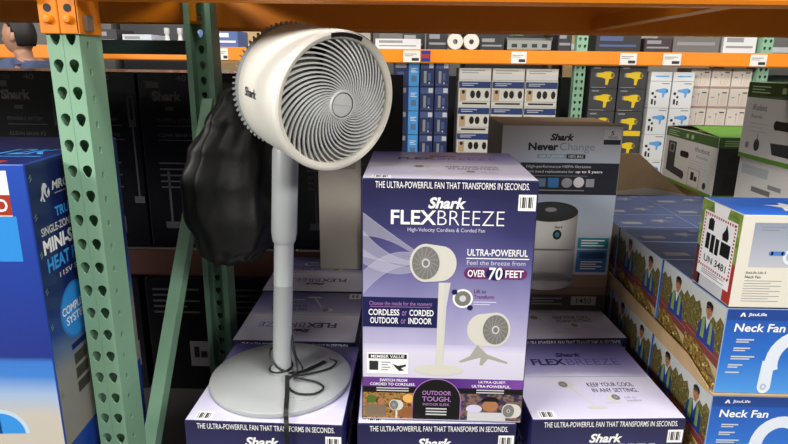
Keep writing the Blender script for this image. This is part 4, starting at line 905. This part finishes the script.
def art_yel(root, w, d, h):
    p = Print(w, d, h, 'front'); dryer(p, YEL, .55, .42, .33); p.rect(.10, .06, .35, .12, GREY, 1); p.rect(.06, .93, .6, .96, GREY, 1); p.build(root, 'front_print', back=DG)
def art_yel2(root, w, d, h):
    p = Print(w, d, h, 'front'); dryer(p, YEL, .55, .40, .31); p.rect(.10, .06, .35, .12, GREY, 1); p.rect(.01, .78, .99, .99, YEL, 1); p.build(root, 'front_print', back=DG)
LR = ['left column', 'right column']
ORD = ['top', 'second']
stack('hair_dryer_box', [1.388, 1.602], 2, 1.2225, .21, .167, .25, BY+.06, DG, art_yel, 'charcoal box with yellow hair dryer picture, %s', 'box', 'yellow hair dryer boxes', LR)
ORD = ['third', 'fourth', 'bottom']
stack('hair_dryer_box', [1.388, 1.602], 3, .666, .21, .1853, .25, BY+.06, DG, art_yel2, 'charcoal box with yellow hair dryer and yellow base stripe, %s', 'box', 'yellow hair dryer boxes', LR)
ORD = ['top', 'second', 'third', 'bottom']
GW = mat('bright_white_board', '#D5D6D6', .45)
def art_blu(root, w, d, h):
    p = Print(w, d, h, 'front'); dryer(p, DBLU, .62, .36, .30); p.ell(.16, .45, .07, .07, BLACK, 2); p.ell(.30, .58, .06, .06, DKGREY, 2); p.rect(.12, .66, .22, .86, BLACK, 2); p.rect(.28, .72, .36, .88, BLACK, 2); p.rect(.55, .06, .92, .10, GREY, 1); p.build(root, 'front_print', back=GW)
ORD = ['top', 'second', 'third', 'bottom']
stack('hair_dryer_box', [1.822, 1.986], 4, .666, .160, .196, .25, BY+.02, GW, art_blu, 'white box with blue hair dryer picture, %s', 'box', 'blue hair dryer boxes', LR)
for k, x in enumerate((1.822, 1.986)):
    c = carton('flat_box', .154, .25, .066, GW, (x+.08, BY+.145, .666+4*.196), 0, 'flat white box on top of the blue hair dryer stack, ' + LR[k], 'box', 'flat boxes on the far rack'); p = Print(.154, .25, .066, 'front'); p.rect(.2, .4, .85, .55, DBLU, 1); p.build(c, 'front_print')
PKB = mat('blush_white_board', '#D2C8BE', .5)
def art_pink(root, w, d, h):
    p = Print(w, d, h, 'front'); p.rect(.12, .42, .28, .48, GREY, 1); p.ell(.50, .30, .05, .05, mat('sage_print', '#7C8C7C', .5), 1); p.rect(.485, .3, .515, .8, mat('tan_photo_print', '#B79A78', .5), 1)
    for k in range(4): p.line([(.62+.07*k, .85), (.68+.07*k, .25)], .014, mat('tan_photo_print', '#B79A78', .5), 1)
    p.rect(.66, .18, .9, .24, DKGREY, 2); p.rect(.01, .90, .99, .99, mat('blush_edge_print', '#A98878', .5), 1); p.build(root, 'front_print', back=PKB)
ORD = ['top', 'second', 'third', 'fourth', 'fifth', 'bottom']
stack('brush_set_box', [2.152, 2.305, 2.458], 6, .666, .151, .147, .25, BY+.10, PKB, art_pink, 'blush white brush set box in the far rack, %s', 'box', 'brush set boxes on the far rack', LCR)

# goods above the far beam
def topbox(x0, x1, h, m, label, y=BY+.1, d=.3, art=None):
    c = carton('shelf_box', x1-x0, d, h, m, ((x0+x1)/2, y+d/2, 1.656), 0, label, 'box', 'boxes on the upper far shelf')
    p = Print(x1-x0, d, h, 'front'); p.rect(.08, .15, .6, .4, art or GREY, 1); p.rect(.08, .6, .9, .72, art or GREY, 1); p.build(c, 'front_print', back=m); return c
DK = mat('dark_goods_board', '#2B2B2E', .5); MG = mat('mid_grey_board', '#6D6A66', .6)
topbox(-.22, .12, .075, GW, 'low white box at the left of the upper far shelf')
topbox(-.02, .16, .14, DK, 'dark box behind the low white box on the upper far shelf', y=BY+.45)
topbox(.17, .32, .13, DK, 'dark box left of the two white rolls')
topbox(.56, .74, .10, DK, 'dark box right of the two white rolls')
topbox(1.14, 1.24, .15, DK, 'slim dark box left of the far upright')
topbox(1.42, 1.75, .13, DK, 'wide dark box above the yellow hair dryers', art=mat('slate_blue_print', '#4A5A86', .4))
topbox(1.78, 1.98, .10, mat('plum_board', '#3C2A30', .5), 'dark plum box above the blue hair dryers')
topbox(1.99, 2.33, .19, MG, 'big grey box on the upper far shelf')
topbox(2.36, 2.60, .13, GW, 'bright white box at the right of the upper far shelf')
for k, x in enumerate((.372, .492)):
    q = MB(); q.lathe([(.018, 0), (.055, 0), (.058, .006), (.058, .11), (.055, .116), (.018, .116), (.018, 0)], mat('roll_white', '#D8D5CC', .6), 32)
    o = q.build('paper_roll', None, smooth=True, matrix=Matrix.Translation((x, BY+.17, 1.656+.058)) @ Matrix.Rotation(R(90), 4, 'X')); tag(o, 'white roll lying end-on on the far shelf, ' + ['left one', 'right one'][k], 'roll', 'white rolls on the far shelf')
org = empty('tool_tray', (.93, BY+.22, 1.656), 0, 'grey metal tray with slotted front on the upper far shelf', 'tray'); 
q = MB(); q.box(-.17, .17, -.1, .1, 0, .008, STEEL); q.box(-.17, .17, -.1, -.094, .0, .075, mat('tray_grey', '#8E918C', .5)); q.box(-.17, -.164, -.1, .1, 0, .1, MG); q.box(.164, .17, -.1, .1, 0, .1, MG); q.box(-.17, .17, .094, .1, 0, .1, MG); q.build('tray_body', org)
for k in range(4):
    q = MB(); q.box(-.13+.075*k, -.09+.075*k, -.1015, -.1005, .025, .05, DKGREY); q.build('slot', org)
# seen through the gap above the dark cartons
topbox(-2.12, -1.90, .085, mat('pale_blue_goods', '#C4CCDA', .5), 'pale blue box on the far shelf, seen past the green upright')
topbox(-2.35, -2.16, .12, DK, 'dark box on the far shelf, seen past the green upright')
topbox(-1.62, -1.48, .16, mat('blue_goods', '#4C66A0', .5), 'blue box on the far shelf beside the white bottles')
for k, x in enumerate((-1.80, -1.70)):
    q = MB(); q.lathe([(.0, 0), (.032, 0), (.034, .01), (.030, .03), (.018, .05), (.014, .09), (.020, .10), (.020, .135), (.0, .137)], GW, 20); o = q.build('bottle', None, smooth=True); o.location = (x, BY+.15, 1.656)
    tag(o, 'white bottle on the far shelf, ' + ['left one', 'right one'][k] + ' of the pair past the green upright', 'bottle', 'white bottles on the far shelf')
topbox(-1.42, -1.25, .12, mat('blue_goods', '#4C66A0', .5), 'blue box on the far shelf left of the fan head', art=WHITE)

# rows of cartons in the depth behind the far rack
for k in range(9):
    x = -3.0+k*.78; h = random.uniform(.5, 1.0); m = [MG, DK, CARD, mat('pale_stock_board', '#9C958A', .6)][k % 4]
    c = carton('stock_carton', .70, .5, h, m, (x, BY+1.3, 1.45), 0, 'stock carton deep behind the far rack, number %s from the left' % ['one', 'two', 'three', 'four', 'five', 'six', 'seven', 'eight', 'nine'][k], 'carton', 'stock cartons behind the far rack')
    q = MB(); q.box(-.25, .25, -.2515, -.2505, h*.3, h*.36, LGREY); q.build('tape_strip', c)
q = MB(); q.box(-3.6, 3.9, BY+1.0, BY+1.7, FLOOR, 1.449, DK); tag(q.build('stock_block'), 'dark wrapped block of stock behind the far rack', 'stock')

# ------------------------------------------------------------------ shopper in the far aisle
def person(loc, rz):
    root = empty('person', loc, rz, 'person in a blue-grey shirt standing in the far aisle, head in profile', 'person')
    S = mat('skin', '#B98A70', .5); SH = mat('shirt_blue_grey', '#4C587A', .8); TR = mat('trousers_dark', '#23252C', .8); HA = mat('hair_black', '#15110F', .6); SHO = mat('shoe_black', '#111113', .6)
    def skin(name, verts, edges, m, par):
        me = bpy.data.meshes.new(name); me.from_pydata([v[:3] for v in verts], edges, []); me.materials.append(m)
        o = bpy.data.objects.new(name, me); COL.objects.link(o); o.parent = par
        sk = o.modifiers.new('Skin', 'SKIN')
        for k, v in enumerate(verts):
            sv = me.skin_vertices[0].data[k]; sv.radius = (v[3], v[4] if len(v) > 4 else v[3]); sv.use_root = (k == 0)
        ss = o.modifiers.new('Sub', 'SUBSURF'); ss.levels = 1; ss.render_levels = 2
        return o
    # figure faces +X in its own frame
    bv = [(0, 0, .95, .12, .15), (0, 0, 1.15, .11, .14), (0, 0, 1.40, .12, .16), (0, 0, 1.50, .07, .09), (.01, 0, 1.54, .055, .055), (.02, 0, 1.60, .055, .055),
          (0, .17, 1.49, .055), (.02, .22, 1.15, .042), (.10, .21, .92, .032), (.14, .205, .85, .036), (.17, .20, .79, .022), (0, -.17, 1.49, .055), (.02, -.22, 1.15, .042), (.10, -.21, .92, .032), (.14, -.205, .85, .036), (.17, -.20, .79, .022),
          (0, .09, .88, .085), (.01, .10, .50, .055), (0, .10, .10, .040), (.10, .11, .05, .04), (0, -.09, .88, .085), (.01, -.10, .50, .055), (0, -.10, .10, .040), (.10, -.11, .05, .04)]
    be_ = [(0, 1), (1, 2), (2, 3), (3, 4), (4, 5), (2, 6), (6, 7), (7, 8), (8, 9), (9, 10), (2, 11), (11, 12), (12, 13), (13, 14), (14, 15), (0, 16), (16, 17), (17, 18), (18, 19), (0, 20), (20, 21), (21, 22), (22, 23)]
    def chain(idx):
        mb_ = MB(); mb_.tube(cat([bv[k][:3] for k in idx], 4), [max(.01, r_) for r_ in radii(idx)], S, 14); 
        me_ = bpy.data.meshes.new('t'); me_.from_pydata(mb_.v, [], mb_.f); bm.from_mesh(me_); bpy.data.meshes.remove(me_)
    def radii(idx):
        rr = [bv[k][3] for k in idx]; out = []
        for a, c in zip(rr[:-1], rr[1:]): out += [a+(c-a)*t/4 for t in range(4)]
        return out+[rr[-1]]
    bm = bmesh.new()
    for idx in ((0, 1, 2, 3, 4, 5), (2, 6, 7, 8, 9, 10), (2, 11, 12, 13, 14, 15), (0, 16, 17, 18, 19), (0, 20, 21, 22, 23)): chain(idx)
    # head with brow, nose, mouth, chin, ears
    hc = Vector((.035, 0, 1.70)); n0 = len(bm.verts)
    ret = bmesh.ops.create_uvsphere(bm, u_segments=32, v_segments=24, radius=1)
    def headpt(x, y, z):
        X, Y_, Z_ = x*.098, y*.076, z*.122
        if x > 0:
            f = max(0, 1-abs(y)*1.3)
            if z < -.2: X += .012*f*min(1, (-z-.2)*3)*(1 if z > -.85 else .3)           # jaw
            X += .026*math.exp(-((z+.18)/.13)**2)*math.exp(-(y/.20)**2)*(x > .5)           # nose
            X += .007*math.exp(-((z-.12)/.10)**2)*math.exp(-(y/.6)**2)                     # brow
            X -= .010*math.exp(-((z-.0)/.08)**2)*math.exp(-((abs(y)-.35)/.16)**2)          # eye sockets
            X += .006*math.exp(-((z+.50)/.07)**2)*math.exp(-(y/.30)**2) - .004*math.exp(-((z+.58)/.03)**2)*math.exp(-(y/.3)**2)   # lips
        if z < 0: Y_ *= 1-.22*(-z)
        return Vector((X, Y_, Z_))
    for v in ret['verts']:
        v.co = hc + headpt(*v.co)
    for sy in (-1, 1):
        r_ = bmesh.ops.create_uvsphere(bm, u_segments=12, v_segments=8, radius=1)
        for v in r_['verts']: v.co = hc + Vector((-.008+v.co.x*.020-v.co.z*.006, sy*.078+v.co.y*.010, -.006+v.co.z*.032))
        for fy in range(5):      # fingers on each hand
            L_ = [.06, .075, .08, .075, .05][fy]; base = Vector((.17+.012*(fy-2), sy*(.20-.004*fy), .79)) if fy else Vector((.185, sy*.185, .83))
            tip = base + Vector((.012+.004*fy, -sy*.012, -L_)); r_ = bmesh.ops.create_cone(bm, segments=8, radius1=.009, radius2=.006, depth=L_, cap_ends=True)
            rot = (tip-base).to_track_quat('Z', 'Y').to_matrix()
            for v in r_['verts']: v.co = (base+tip)/2 + rot @ v.co
    bmesh.ops.recalc_face_normals(bm, faces=bm.faces)
    me2 = bpy.data.meshes.new('body'); bm.to_mesh(me2); bm.free(); me2.materials.append(S)
    body = bpy.data.objects.new('body', me2); COL.objects.link(body); body.parent = root
    rm = body.modifiers.new('Remesh', 'REMESH'); rm.mode = 'VOXEL'; rm.voxel_size = .008; rm.use_smooth_shade = True
    bpy.context.view_layer.update()
    me4 = bpy.data.meshes.new_from_object(body.evaluated_get(bpy.context.evaluated_depsgraph_get())); body.modifiers.clear(); body.data = me4; bpy.data.meshes.remove(me2)
    # hair cap
    bm = bmesh.new(); bmesh.ops.create_uvsphere(bm, u_segments=32, v_segments=24, radius=1)
    kill = [v for v in bm.verts if (v.co.x > .35 and v.co.z < .55 - .0*v.co.x) or (v.co.x > -.15 and v.co.z < .12 and abs(v.co.y) > .3) or v.co.z < -.55 or (v.co.x > .1 and v.co.z < .35)]
    bmesh.ops.delete(bm, geom=kill, context='VERTS')
    for v in bm.verts:
        v.co = hc + headpt(*v.co)*1.13 + Vector((-.004, 0, .006+.004*noise.noise(v.co*6)))
    me3 = bpy.data.meshes.new('hair'); bm.to_mesh(me3); bm.free(); me3.materials.append(HA)
    for f in me3.polygons: f.use_smooth = True
    ho = bpy.data.objects.new('hair', me3); COL.objects.link(ho); ho.parent = root
    so = ho.modifiers.new('Solid', 'SOLIDIFY'); so.thickness = .016; so.offset = -1
    for sy in (-1, 1):
        q = MB(); q.lathe([(0, -.011), (.007, -.008), (.011, 0), (.007, .008), (0, .011)], mat('eye_white', '#D8D4CC', .3), 12); q.build('eye', root, smooth=True, matrix=Matrix.Translation(hc+Vector((.078, sy*.028, .004))))
    sv = [(0, 0, .90, .14, .17), (0, 0, 1.15, .13, .16), (0, 0, 1.40, .135, .175), (-.005, 0, 1.525, .105, .125), (0, .18, 1.49, .09), (.015, .215, 1.22, .07), (0, -.18, 1.49, .09), (.015, -.215, 1.22, .064)]
    skin('shirt', sv, [(0, 1), (1, 2), (2, 3), (2, 4), (4, 5), (2, 6), (6, 7)], SH, root)
    tv = [(0, 0, .96, .125, .155), (0, .09, .88, .10), (.01, .10, .50, .072), (0, .10, .09, .062), (0, -.09, .88, .10), (.01, -.10, .50, .072), (0, -.10, .09, .062)]
    skin('trousers', tv, [(0, 1), (1, 2), (2, 3), (0, 4), (4, 5), (5, 6)], TR, root)
    for sy in (-1, 1):
        q = MB(); rows = [[(.05+.15*math.cos(t)*k*(1 if math.cos(t) > 0 else .72), sy*.105+.052*math.sin(t)*k, z) for t in [2*math.pi*j/20 for j in range(20)]] for k, z in ((1, .003), (1, .03), (.9, .06), (.5, .085), (.2, .09))]
        q.grid(rows, SHO, closed_u=True); q.face(rows[0][::-1], SHO); q.face(rows[-1], SHO); q.build('shoe', root, smooth=True)
    return root
pp = person((-2.43, 3.9, FLOOR), R(180)); pp.scale = (.962, .962, .962)
